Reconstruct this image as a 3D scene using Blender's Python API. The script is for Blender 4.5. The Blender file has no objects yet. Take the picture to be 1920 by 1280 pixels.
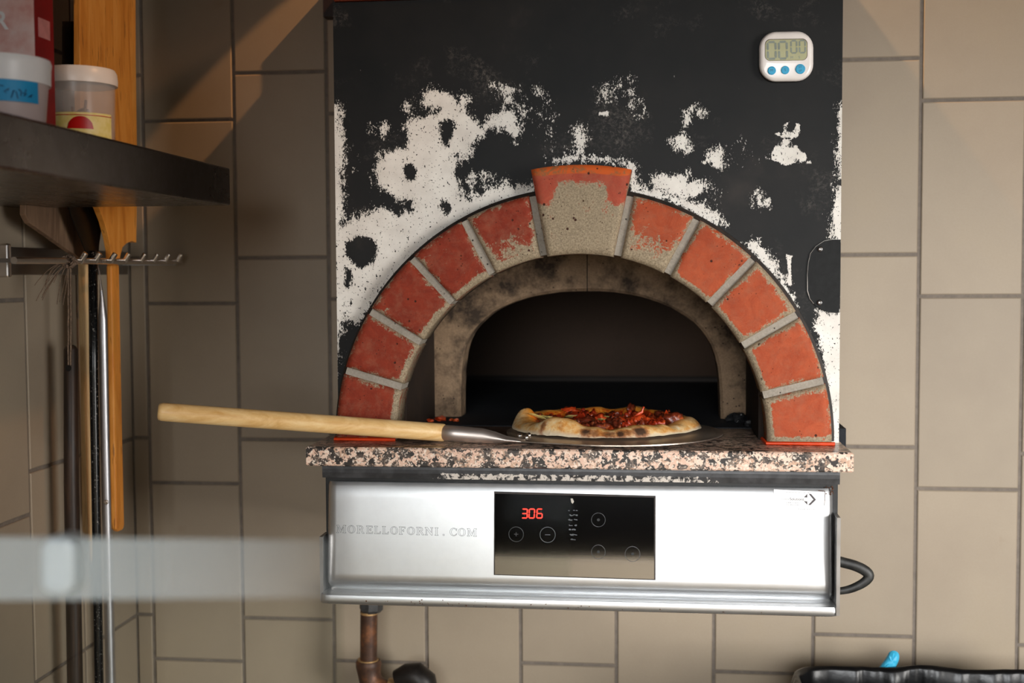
import bpy, bmesh, math, random
import numpy as np
from mathutils import Vector, Matrix, noise
random.seed(7)
C = bpy.context.scene.collection
PI = math.pi
# ------------------------------------------------------------------ camera
FOC = 2300.0
RR = Vector((0.99362051, 0.11265012, -0.00531384))
FW = Vector((-0.11277155, 0.99209489, -0.05504815)).normalized()
UP = RR.cross(FW).normalized()
RR = FW.cross(UP).normalized()
EYE = Vector((0.0, -2.3, 1.45))
def ray(u, v):
    return RR*((u-960)/FOC) + UP*(-(v-640)/FOC) + FW
def P(u, v, d):                 # point of the place seen at (u,v) on the vertical plane d metres in front of the eye
    r = ray(u, v); return EYE + r*(d/r.y)
def PX(u, v, X):
    r = ray(u, v); return EYE + r*(X/r.x)
def PZ(u, v, Z):
    r = ray(u, v); return EYE + r*((Z-EYE.z)/r.z)
def project(p):
    q = Vector(p)-EYE; w = q.dot(FW)
    return 960+FOC*q.dot(RR)/w, 640-FOC*q.dot(UP)/w
cam_data = bpy.data.cameras.new('camera'); cam = bpy.data.objects.new('camera', cam_data); C.objects.link(cam)
M = Matrix.Identity(4)
for i in range(3):
    M[i][0] = RR[i]; M[i][1] = UP[i]; M[i][2] = -FW[i]; M[i][3] = EYE[i]
cam.matrix_world = M
cam_data.sensor_width = 36; cam_data.lens = FOC/1920*36; cam_data.clip_start = 0.05
cam_data.dof.use_dof = True; cam_data.dof.focus_distance = 1.83; cam_data.dof.aperture_fstop = 3.8
bpy.context.scene.camera = cam

# ------------------------------------------------------------------ objects
WLOC = {}
def S(r, g, b):                 # sRGB 0-255 to linear
    f = lambda c: (c/255/12.92) if c/255 <= .04045 else ((c/255+.055)/1.055)**2.4
    return (f(r), f(g), f(b), 1)
def link(o, loc, parent):
    C.objects.link(o)
    WLOC[o.name] = Vector(loc)
    if parent is not None:
        o.parent = parent; o.location = Vector(loc)-WLOC[parent.name]
    else:
        o.location = loc
def thing(name, loc, label, cat, group=None):
    o = bpy.data.objects.new(name, None); o.empty_display_size = .03
    link(o, loc, None); o['label'] = label; o['category'] = cat
    if group: o['group'] = group
    return o
def tag(o, label=None, cat=None, group=None, kind=None):
    if label: o['label'] = label
    if cat: o['category'] = cat
    if group: o['group'] = group
    if kind: o['kind'] = kind
    return o
def obj(name, verts, faces, mat, parent=None, smooth=False, bevel=0, seg=2, origin=None, attrs=None):
    verts = [Vector(v) for v in verts]
    if origin is None:
        lo = [min(v[i] for v in verts) for i in range(3)]; hi = [max(v[i] for v in verts) for i in range(3)]
        origin = Vector([(lo[i]+hi[i])/2 for i in range(3)])
        if parent is None: origin.z = lo[2]
    origin = Vector(origin)
    me = bpy.data.meshes.new(name)
    me.from_pydata([tuple(v-origin) for v in verts], [], faces)
    me.materials.append(mat)
    if attrs:
        for k, vals in attrs.items():
            a = me.attributes.new(k, 'FLOAT', 'POINT'); a.data.foreach_set('value', [float(x) for x in vals])
    if name not in ('front_panel', 'fascia', 'wall_back', 'wall_left', 'chamber'):
        bm = bmesh.new(); bm.from_mesh(me); bmesh.ops.recalc_face_normals(bm, faces=bm.faces); bm.to_mesh(me); bm.free()
    if smooth:
        me.polygons.foreach_set('use_smooth', [True]*len(me.polygons))
        me.set_sharp_from_angle(angle=math.radians(100 if name in ('topping', 'rivet', 'handle', 'socket', 'brick', 'keystone', 'bag') else 48))
    me.update()
    o = bpy.data.objects.new(name, me); link(o, origin, parent)
    if bevel:
        b = o.modifiers.new('bevel', 'BEVEL'); b.width = bevel; b.segments = seg; b.limit_method = 'ANGLE'; b.angle_limit = .6
    return o
class MB:
    def __init__(s): s.v = []; s.f = []
    def add(s, vs, fs):
        n = len(s.v); s.v += [Vector(v) for v in vs]; s.f += [tuple(i+n for i in f) for f in fs]; return s
    def box(s, x0, x1, y0, y1, z0, z1):
        return s.hexa([(x0,y0,z0),(x1,y0,z0),(x1,y1,z0),(x0,y1,z0),(x0,y0,z1),(x1,y0,z1),(x1,y1,z1),(x0,y1,z1)])
    def hexa(s, v):
        return s.add(v, [(0,3,2,1),(4,5,6,7),(0,1,5,4),(1,2,6,5),(2,3,7,6),(3,0,4,7)])
    def prism(s, poly, off):            # closed polygon (3-D points) swept along a vector
        n = len(poly); off = Vector(off)
        vs = [Vector(p) for p in poly]+[Vector(p)+off for p in poly]
        return s.add(vs, [tuple(range(n)), tuple(range(2*n-1, n-1, -1))]+[(i, i+n, (i+1) % n+n, (i+1) % n) for i in range(n)])
    def tube(s, path, rad, n=16, cap=True, flat=None):
        path = [Vector(p) for p in path]; m = len(path)
        if not hasattr(rad, '__len__'): rad = [rad]*m
        vs = []; ref = None
        for i, p in enumerate(path):
            t = (path[min(i+1, m-1)]-path[max(i-1, 0)]).normalized()
            if ref is None:
                ref = Vector((0,0,1)) if abs(t.z) < .9 else Vector((0,1,0))
            a = (ref-t*ref.dot(t)).normalized(); b = t.cross(a); ref = a
            r = rad[i]; ra, rb = (r, r) if not hasattr(r, '__len__') else r
            for k in range(n):
                w = 2*PI*k/n; vs.append(p+a*(ra*math.cos(w))+b*(rb*math.sin(w)))
        fs = [(i*n+k, i*n+(k+1) % n, (i+1)*n+(k+1) % n, (i+1)*n+k) for i in range(m-1) for k in range(n)]
        if cap: fs += [tuple(range(n-1, -1, -1)), tuple(range((m-1)*n, m*n))]
        return s.add(vs, fs)
    def lathe(s, prof, c, n=48, ax='z'):    # prof (r,h) around vertical or -y axis
        vs = []; m = len(prof); c = Vector(c)
        for r, h in prof:
            for k in range(n):
                w = 2*PI*k/n
                if ax == 'z': vs.append(c+Vector((r*math.cos(w), r*math.sin(w), h)))
                else: vs.append(c+Vector((r*math.cos(w), -h, r*math.sin(w))))
        fs = [(i*n+k, i*n+(k+1) % n, (i+1)*n+(k+1) % n, (i+1)*n+k) for i in range(m-1) for k in range(n)]
        fs += [tuple(range(n-1, -1, -1)), tuple(range((m-1)*n, m*n))]
        return s.add(vs, fs)
    def blob(s, c, r, sub=2, amp=.2, fr=1.0, seed=0, rot=None):
        bm = bmesh.new(); bmesh.ops.create_icosphere(bm, subdivisions=sub, radius=1)
        bm.verts.ensure_lookup_table(); vs = []
        for v in bm.verts:
            n = noise.noise(v.co*fr*1.6+Vector((seed*3.1, seed*1.7, seed)))
            q = v.co*(1+amp*n*2); q = Vector((q.x*r[0], q.y*r[1], q.z*r[2]))
            if rot: q = rot @ q
            vs.append(Vector(c)+q)
        fs = [tuple(v.index for v in f.verts) for f in bm.faces]; bm.free()
        return s.add(vs, fs)
    def build(s, name, mat, parent=None, **k): return obj(name, s.v, s.f, mat, parent, **k)
def rrect(w, h, r, n=6):       # rounded rectangle outline, centred
    out = []
    for cx, cy, a0 in ((w/2-r, h/2-r, 0), (-w/2+r, h/2-r, 90), (-w/2+r, -h/2+r, 180), (w/2-r, -h/2+r, 270)):
        for i in range(n+1):
            a = math.radians(a0+90*i/n); out.append((cx+r*math.cos(a), cy+r*math.sin(a)))
    return out

# ------------------------------------------------------------------ materials
class NT:
    def __init__(s, name):
        s.m = bpy.data.materials.new(name); s.m.use_nodes = True; s.t = s.m.node_tree
        s.b = s.t.nodes['Principled BSDF']; s.tc = s.n('ShaderNodeTexCoord')
    def n(s, t, **k):
        x = s.t.nodes.new(t)
        for a, v in k.items(): setattr(x, a, v)
        return x
    def put(s, sock, v):
        if v is None: return
        if isinstance(v, bpy.types.NodeSocket): s.t.links.new(v, sock)
        else:
            if sock.type == 'RGBA' and not hasattr(v, '__len__'): v = (v, v, v, 1)
            sock.default_value = v
    def co(s, scale=(1,1,1), loc=(0,0,0)):
        m = s.n('ShaderNodeMapping'); m.inputs['Scale'].default_value = scale; m.inputs['Location'].default_value = loc
        s.t.links.new(s.tc.outputs['Object'], m.inputs['Vector']); return m.outputs[0]
    def noise(s, scale, detail=4, rough=.6, co=None, dist=0):
        x = s.n('ShaderNodeTexNoise'); x.inputs['Scale'].default_value = scale; x.inputs['Detail'].default_value = detail
        x.inputs['Roughness'].default_value = rough; x.inputs['Distortion'].default_value = dist
        s.t.links.new(co if co is not None else s.tc.outputs['Object'], x.inputs['Vector']); return x.outputs['Fac']
    def voro(s, scale, co=None, feature='F1', out='Color', rand=1):
        x = s.n('ShaderNodeTexVoronoi'); x.feature = feature; x.inputs['Scale'].default_value = scale; x.inputs['Randomness'].default_value = rand
        s.t.links.new(co if co is not None else s.tc.outputs['Object'], x.inputs['Vector']); return x.outputs[out]
    def math(s, op, a, b=None, c=None, clamp=False):
        x = s.n('ShaderNodeMath', operation=op, use_clamp=clamp)
        s.put(x.inputs[0], a); s.put(x.inputs[1], b); s.put(x.inputs[2], c); return x.outputs[0]
    def ramp(s, f, stops, interp='LINEAR'):
        x = s.n('ShaderNodeValToRGB'); x.color_ramp.interpolation = interp; e = x.color_ramp.elements
        while len(e) < len(stops): e.new(.5)
        for i, (p, c) in enumerate(stops):
            e[i].position = p; e[i].color = c if hasattr(c, '__len__') else (c, c, c, 1)
        s.put(x.inputs[0], f); return x.outputs[0]
    def mix(s, f, a, b, mode='MIX'):
        x = s.n('ShaderNodeMix', data_type='RGBA', blend_type=mode); s.put(x.inputs[0], f); s.put(x.inputs[6], a); s.put(x.inputs[7], b); return x.outputs[2]
    def attr(s, name):
        x = s.n('ShaderNodeAttribute'); x.attribute_name = name; return x.outputs['Fac']
    def step(s, v, lo, hi):
        x = s.n('ShaderNodeMapRange'); x.clamp = True; s.put(x.inputs[0], v); x.inputs[1].default_value = lo; x.inputs[2].default_value = hi; return x.outputs[0]
    def bump(s, h, strength=.3, dist=.002):
        x = s.n('ShaderNodeBump'); x.inputs['Strength'].default_value = strength; x.inputs['Distance'].default_value = dist
        s.put(x.inputs['Height'], h); s.t.links.new(x.outputs[0], s.b.inputs['Normal']); return s
    def set(s, **k):
        nm = dict(col='Base Color', rough='Roughness', metal='Metallic', spec='Specular IOR Level', ior='IOR', trans='Transmission Weight',
                  alpha='Alpha', coat='Coat Weight', emc='Emission Color', ems='Emission Strength', sss='Subsurface Weight', aniso='Anisotropic', croug='Coat Roughness')
        for a, v in k.items(): s.put(s.b.inputs[nm[a]], v)
        return s
def plain(name, col, rough=.5, metal=0, var=.12, vs=40, **k):
    t = NT(name); n = t.noise(vs, 5, .6)
    dark = tuple(c*(1-var*2) for c in col[:3])+(1,)
    lite = tuple(min(1, c*(1+var)) for c in col[:3])+(1,)
    t.set(col=t.ramp(n, [(.3, dark), (.7, lite)]), rough=rough, metal=metal, **k); return t.m

def tile_mat():
    t = NT('glazed_taupe_tile'); a = t.noise(3.5, 4, .6); b = t.noise(420, 3, .7)
    c = t.ramp(a, [(.3, S(151,137,120)), (.55, S(163,149,130)), (.75, S(167,152,129))])
    tone = t.attr('tone')
    c = t.mix(.35, c, t.ramp(tone, [(0, S(142,130,114)), (1, S(170,154,133))]))
    c = t.mix(t.math('MULTIPLY', t.step(b, .35, .7), .16), c, S(140,122,100))
    st = t.step(t.noise(9, 6, .65), .66, .78)
    c = t.mix(t.math('MULTIPLY', st, .25), c, S(130,105,80))
    t.set(col=c, rough=.48, spec=.35).bump(b, .12, .001); return t.m
def grout_mat():
    t = NT('dark_grout'); a = t.noise(60, 6, .7); b = t.noise(400, 4, .7)
    t.set(col=t.mix(.4, t.ramp(a, [(.3, S(100,92,84)), (.7, S(142,130,118))]), t.ramp(b, [(.3, S(80,74,68)), (.7, S(130,120,110))])), rough=.85).bump(b, .4, .001); return t.m
def facade_mat():
    t = NT('worn_black_paint_over_white')
    w = t.attr('wear')
    st = t.co((1, 1, .62))
    nf = t.noise(420, 5, .68, co=st, dist=.6); nm = t.noise(75, 6, .72, co=st, dist=.4)
    v = t.math('ADD', w, t.math('MULTIPLY', t.math('SUBTRACT', nm, .5), 7.5))
    v = t.math('ADD', v, t.math('MULTIPLY', t.math('SUBTRACT', nf, .5), 7.0))
    white = t.step(v, -.12, .12)
    dots = t.step(t.noise(300, 2, .5), .655, .67)
    white = t.math('MULTIPLY', white, t.math('SUBTRACT', 1, dots))
    white = t.math('MULTIPLY', white, t.math('SUBTRACT', 1, t.step(t.noise(170, 3, .6, co=t.co((1,1,.6),(7,1,2))), .645, .66)))
    nicks = t.math('MULTIPLY', t.step(t.noise(150, 3, .5, co=t.co((1,1,.5), (3,1,2))), .752, .757), t.step(t.attr('low'), 0, 1))
    white = t.math('MAXIMUM', white, nicks)
    cl = t.noise(7, 5, .6); gr = t.noise(160, 6, .8, dist=.5)
    blk = t.ramp(cl, [(.35, S(17,18,18)), (.6, S(26,25,24)), (.75, S(44,40,37))])
    scuff = t.math('MULTIPLY', t.step(t.noise(11, 5, .6, co=t.co((1,1,1), (5,2,1))), .56, .72), t.step(gr, .47, .66))
    blk = t.mix(t.math('MULTIPLY', scuff, .5), blk, S(122,115,108))
    wht = t.ramp(t.noise(25, 5, .6), [(.3, S(214,208,200)), (.7, S(236,232,224))])
    t.set(col=t.mix(white, blk, wht), rough=t.math('MULTIPLY_ADD', white, .05, .5), spec=.2)
    t.bump(t.math('ADD', t.math('MULTIPLY', white, -.6), t.math('MULTIPLY', gr, .35)), .35, .0012); return t.m
def brick_mat(name, red, red2):
    t = NT(name); e = t.attr('wear')
    oi = t.n('ShaderNodeObjectInfo'); sc = t.n('ShaderNodeVectorMath', operation='SCALE'); cx = t.n('ShaderNodeCombineXYZ')
    for q in range(3): t.put(cx.inputs[q], oi.outputs['Random'])
    t.t.links.new(cx.outputs[0], sc.inputs[0]); sc.inputs['Scale'].default_value = 7.3
    ad = t.n('ShaderNodeVectorMath', operation='ADD'); t.t.links.new(t.tc.outputs['Object'], ad.inputs[0]); t.t.links.new(sc.outputs[0], ad.inputs[1])
    co = ad.outputs[0]
    n = t.noise(70, 6, .75, co=co, dist=.6); f = t.noise(380, 5, .75, co=co); lo = t.noise(17, 4, .6, co=co)
    br = t.noise(34, 7, .75, co=co, dist=1.2)
    v = t.math('ADD', e, t.math('ADD', t.math('MULTIPLY', t.math('SUBTRACT', n, .5), 2.3), t.math('MULTIPLY', t.math('SUBTRACT', f, .5), 1.1)))
    v = t.math('ADD', v, t.math('MULTIPLY', t.math('SUBTRACT', lo, .5), .9))
    grey = t.step(v, .44, .66)
    rd = t.mix(t.step(br, .32, .68), red, red2)
    film = t.math('MULTIPLY', t.step(t.noise(50, 7, .8, co=co), .46, .72), .42)
    rd = t.mix(film, rd, S(150,104,80))
    rd = t.mix(t.math('MULTIPLY', t.step(f, .56, .75), .4), rd, S(96,44,30))
    g = t.mix(t.step(f, .35, .7), S(118,104,84), S(182,164,136)); g = t.mix(t.math('MULTIPLY', t.step(n, .5, .75), .4), g, S(96,84,70))
    pd = t.voro(75, co=co, out='Distance'); pr = t.math('MULTIPLY', t.step(pd, .17, .11), t.step(t.noise(31, 2, .5, co=co), .53, .57))
    pd2 = t.voro(190, co=co, out='Distance'); pr = t.math('MAXIMUM', pr, t.math('MULTIPLY', t.step(pd2, .17, .11), t.step(t.noise(60, 2, .5, co=co), .56, .6)))
    c = t.mix(grey, rd, g); c = t.mix(t.step(e, -.75, -.95), c, t.mix(t.step(n, .5, .6), S(196,88,34), S(140,92,56)))  # strongly negative wear: keystone top edge painted orange for warm light
    c = t.mix(pr, c, S(64,34,24))
    t.set(col=c, rough=.68, spec=.22)
    t.bump(t.math('SUBTRACT', t.math('MULTIPLY', f, .6), t.math('MULTIPLY', pr, 1.2)), .55, .0015); return t.m
def concrete_mat(name, lo, hi, soot=0, ss=20):
    t = NT(name); n = t.noise(ss, 7, .7); f = t.noise(300, 6, .75)
    c = t.mix(.5, t.ramp(n, [(.3, lo), (.7, hi)]), t.ramp(f, [(.3, lo), (.7, hi)]))
    p = t.step(t.voro(110, out='Distance'), .2, .1)
    c = t.mix(t.math('MULTIPLY', p, t.step(t.noise(30, 3, .6), .5, .6)), c, S(35,28,24))
    if soot: c = t.mix(t.math('MULTIPLY', t.step(t.noise(12, 5, .7), .42, .62), soot), c, S(38,31,27))
    t.set(col=c, rough=.8, spec=.25).bump(f, .6, .002); return t.m
def granite_mat():
    t = NT('pink_speckled_granite')
    w = t.n('ShaderNodeVectorMath', operation='ADD')
    nz = t.n('ShaderNodeTexNoise'); nz.inputs['Scale'].default_value = 160; nz.inputs['Detail'].default_value = 3
    t.t.links.new(t.tc.outputs['Object'], nz.inputs['Vector'])
    sc = t.n('ShaderNodeVectorMath', operation='SCALE'); sc.inputs['Scale'].default_value = .009
    t.t.links.new(nz.outputs['Color'], sc.inputs[0]); t.t.links.new(t.tc.outputs['Object'], w.inputs[0]); t.t.links.new(sc.outputs[0], w.inputs[1])
    big = t.n('ShaderNodeSeparateColor'); t.put(big.inputs[0], t.voro(118, co=w.outputs[0])); r = big.outputs[0]
    cl = t.noise(48, 4, .6)
    k = t.math('ADD', r, t.math('MULTIPLY', t.math('SUBTRACT', cl, .5), 1.5))
    c = t.ramp(k, [(0, S(222,186,164)), (.30, S(232,204,184)), (.48, S(200,164,140)), (.60, S(128,112,100)), (.70, S(84,74,68)), (.84, S(52,48,46))], 'CONSTANT')
    fine = t.n('ShaderNodeSeparateColor'); t.put(fine.inputs[0], t.voro(420, co=w.outputs[0]))
    c = t.mix(t.math('MULTIPLY', t.step(fine.outputs[0], .80, .82), .85), c, S(56,48,44))
    c = t.mix(t.math('MULTIPLY', t.step(fine.outputs[1], .86, .88), .8), c, S(238,222,206))
    # brown baked-on grease of the hearth side
    g = t.attr('grease'); gn = t.noise(16, 5, .7)
    gm = t.step(t.math('ADD', g, t.math('MULTIPLY', t.math('SUBTRACT', gn, .5), .9)), .35, .75)
    c = t.mix(t.math('MULTIPLY', gm, .78), c, S(70,48,34))
    t.set(col=c, rough=.28, spec=.5); return t.m
def steel_mat(name, col=(.62,.63,.64,1), r0=.26, r1=.42, streak=(3, 3, 300)):
    t = NT(name); n = t.noise(1, 5, .6, co=t.co(streak)); m = t.noise(9, 5, .65); sp = t.noise(60, 5, .7)
    c = t.mix(t.math('MULTIPLY', t.step(sp, .4, .8), .12), col, (.45,.45,.46,1))
    t.set(col=c, metal=1, rough=t.ramp(t.math('ADD', t.math('MULTIPLY', n, .4), t.math('MULTIPLY', m, .6)), [(.3, r0), (.7, r1)]))
    t.bump(n, .03, .0005); return t.m
def wood_mat(name, a, b, c, ax=(1, 1, 1), grain=10, rough=.45, spots=.0, rot=None):
    t = NT(name); co = t.co(ax); n = t.noise(grain, 6, .65, co=co, dist=.8); f = t.noise(grain*9, 4, .7, co=co)
    col = t.ramp(n, [(.3, a), (.5, b), (.72, c)]); col = t.mix(t.math('MULTIPLY', t.step(f, .5, .8), .35), col, a)
    if spots: col = t.mix(t.math('MULTIPLY', t.step(t.noise(grain*3, 3, .6, co=co), .63, .68), spots), col, S(50,28,14))
    t.set(col=col, rough=rough, spec=.4).bump(f, .1, .001); return t.m
def glass_clear(name, rough=0):
    t = NT(name); t.set(col=(1,1,1,1), rough=rough, trans=1, ior=1.12, alpha=1); return t.m

m_tile = tile_mat(); m_grout = grout_mat(); m_fac = facade_mat()
m_brickL = brick_mat('red_paint_brick_left', S(120,40,24), S(146,56,34)); m_brickR = brick_mat('red_paint_brick_right', S(152,64,36), S(178,84,50))  # same red paint, dimmer left and brighter right for the uneven light
m_mortar = concrete_mat('grey_mortar', S(128,120,108), S(176,168,156))
m_inner = concrete_mat('sooty_cast_concrete', S(116,94,74), S(176,148,118), .9, 18)
m_throat = concrete_mat('sooted_throat', S(34,26,21), S(58,44,34), .8)
m_chamber = concrete_mat('black_chamber', S(26,21,18), S(62,50,42), .5, 6)
m_hearth = concrete_mat('black_hearth_stone', S(24,26,30), S(52,56,62), .2, 12)
m_granite = granite_mat()
m_steel = steel_mat('brushed_steel', (.74,.75,.76,1), .34, .46); m_dark_steel = steel_mat('dull_steel', (.36,.35,.34,1), .25, .45, (3,3,40))
m_shelf = steel_mat('shelf_steel', (.15,.125,.105,1), .2, .36, (200,3,3))
m_chrome = steel_mat('hook_steel', (.85,.80,.76,1), .18, .3, (3,3,3))
m_black = plain('black_paint', S(22,22,23), .4, vs=60, var=.3)
m_blackg = plain('black_gloss', S(8,8,9), .15)

# ------------------------------------------------------------------ room
PIT = 0.18250; Q = 1.928*PIT; X0 = -0.97794; XL = -1.014
def tiled(name, cols, joints, zlo, zhi, to3, mat_t, mat_g, hole=None, depth=.003, gw=.0064):
    vs = []; fs = []; tone = []; mi = []
    rnd = random.Random(3)
    for (a, b), j0 in zip(cols, joints):
        js = []
        k = math.floor((zlo-j0)/Q)
        z = j0+k*Q
        while z < zhi: js.append(z); z += Q
        js.append(z)
        for z0, z1 in zip(js[:-1], js[1:]):
            a0, a1 = a+gw/2, b-gw/2; c0, c1 = max(z0+gw/2, zlo), min(z1-gw/2, zhi)
            if c1-c0 < .01 or a1-a0 < .004: continue
            if hole and a0 > hole[0]-.001 and a1 < hole[1]+.001 and c0 > hole[2]-.001 and c1 < hole[3]+.001: continue
            segs = [(c0, c1)]
            if hole and a1 > hole[0] and a0 < hole[1] and c1 > hole[2] and c0 < hole[3]:
                # cut tile against the opening
                pieces = []
                if a0 < hole[0]: pieces.append((a0, hole[0], c0, c1))
                if a1 > hole[1]: pieces.append((hole[1], a1, c0, c1))
                if c0 < hole[2]: pieces.append((max(a0, hole[0]), min(a1, hole[1]), c0, hole[2]))
                if c1 > hole[3]: pieces.append((max(a0, hole[0]), min(a1, hole[1]), hole[3], c1))
            else: pieces = [(a0, a1, c0, c1)]
            tn = rnd.random()
            for p0, p1, r0, r1 in pieces:
                if p1-p0 < .004 or r1-r0 < .004: continue
                n = len(vs); e = .0016
                for (i, h) in ((0, 0), (0, depth*.55), (e, depth)):
                    for x, z in ((p0+i, r0+i), (p1-i, r0+i), (p1-i, r1-i), (p0+i, r1-i)):
                        vs.append(to3(x, z, h)); tone.append(tn)
                for k in range(2):
                    for s in range(4):
                        fs.append((n+k*4+s, n+k*4+(s+1) % 4, n+(k+1)*4+(s+1) % 4, n+(k+1)*4+s)); mi.append(0)
                fs.append((n+8, n+9, n+10, n+11)); mi.append(0)
    return vs, fs, tone, mi
xr = 1.35; ZT = 2.75
jz = lambda u, v: P(u, v, 2.3).z
cols = [(XL, X0)]+[(X0+k*PIT, X0+(k+1)*PIT) for k in range(13)]; cols[0] = (XL+.001, X0)
joints = [jz(268, 820), jz(350, 904.8), jz(525, 823.5), jz(750, 1241), jz(890, 1100), jz(1070, 1244.5), jz(1250, 1100), jz(1400, 1259.7), jz(1650, 837.5), jz(1820, 555), jz(1915, 850), jz(1915, 555), 1.2, 1.3]
HOLE = (-.470, .262, 1.10, 1.90)
vs, fs, tone, mi = tiled('wall', cols, joints, 0, ZT, lambda x, z, h: (x, -h, z), m_tile, m_grout, HOLE)
nb = len(vs)
T = .10
for x0, x1, z0, z1 in ((XL-T, HOLE[0], 0, ZT), (HOLE[1], xr, 0, ZT), (HOLE[0], HOLE[1], 0, HOLE[2]), (HOLE[0], HOLE[1], HOLE[3], ZT)):
    b = MB().box(x0, x1, .0, T, z0, z1); n = len(vs); vs += b.v; fs += [tuple(i+n for i in f) for f in b.f]; mi += [1]*6; tone += [.5]*8
w = obj('wall_back', vs, fs, m_tile, attrs={'tone': tone}, origin=(0, 0, 0)); w.data.materials.append(m_grout)
w.data.polygons.foreach_set('material_index', mi); tag(w, kind='structure')
yc = PX(53, 900, XL).y
colsL = [(yc-PIT*k, yc-PIT*(k-1)) for k in range(14, 0, -1)]+[(yc, yc+PIT), (yc+PIT, -.004)]
def jl(u, v): return PX(u, v, XL).z
jb = [jl(20, 977), jl(87, 873)]
jL = [jb[(k+1) % 2] if k > 1 else jb[0] for k in range(14, 0, -1)]+[jb[1], jl(239, 824)]
vs, fs, tone, mi = tiled('wl', colsL, jL, 0, ZT, lambda y, z, h: (XL+h, y, z), m_tile, m_grout)
fs = [tuple(reversed(f)) for f in fs]
b = MB().box(XL-T, XL, -2.9, 0, 0, ZT); n = len(vs); vs += b.v; fs += [tuple(i+n for i in f) for f in b.f]; mi += [1]*6; tone += [.5]*8
w = obj('wall_left', vs, fs, m_tile, attrs={'tone': tone}, origin=(XL, 0, 0)); w.data.materials.append(m_grout)
w.data.polygons.foreach_set('material_index', mi); tag(w, kind='structure')
m_floor = plain('beige_floor', S(170,158,140), .5, vs=8)
tag(MB().box(XL-T, 3.0, -5.6, T, -.08, 0).build('floor', m_floor), kind='structure')

# ------------------------------------------------------------------ oven
ZS = 1.45-.2525                 # top of the granite
YF = -.45                       # plane of the painted front
oven = thing('pizza_oven', (-.10, -.2, ZS), 'built-in pizza oven with peeling black painted front and red brick arch', 'oven')
AC = (-.108, 1.45-.2477); RO = .373; RI = .2775
xa, xb = -.482, .2765
zt = P(628, 5, 1.85).z
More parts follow.
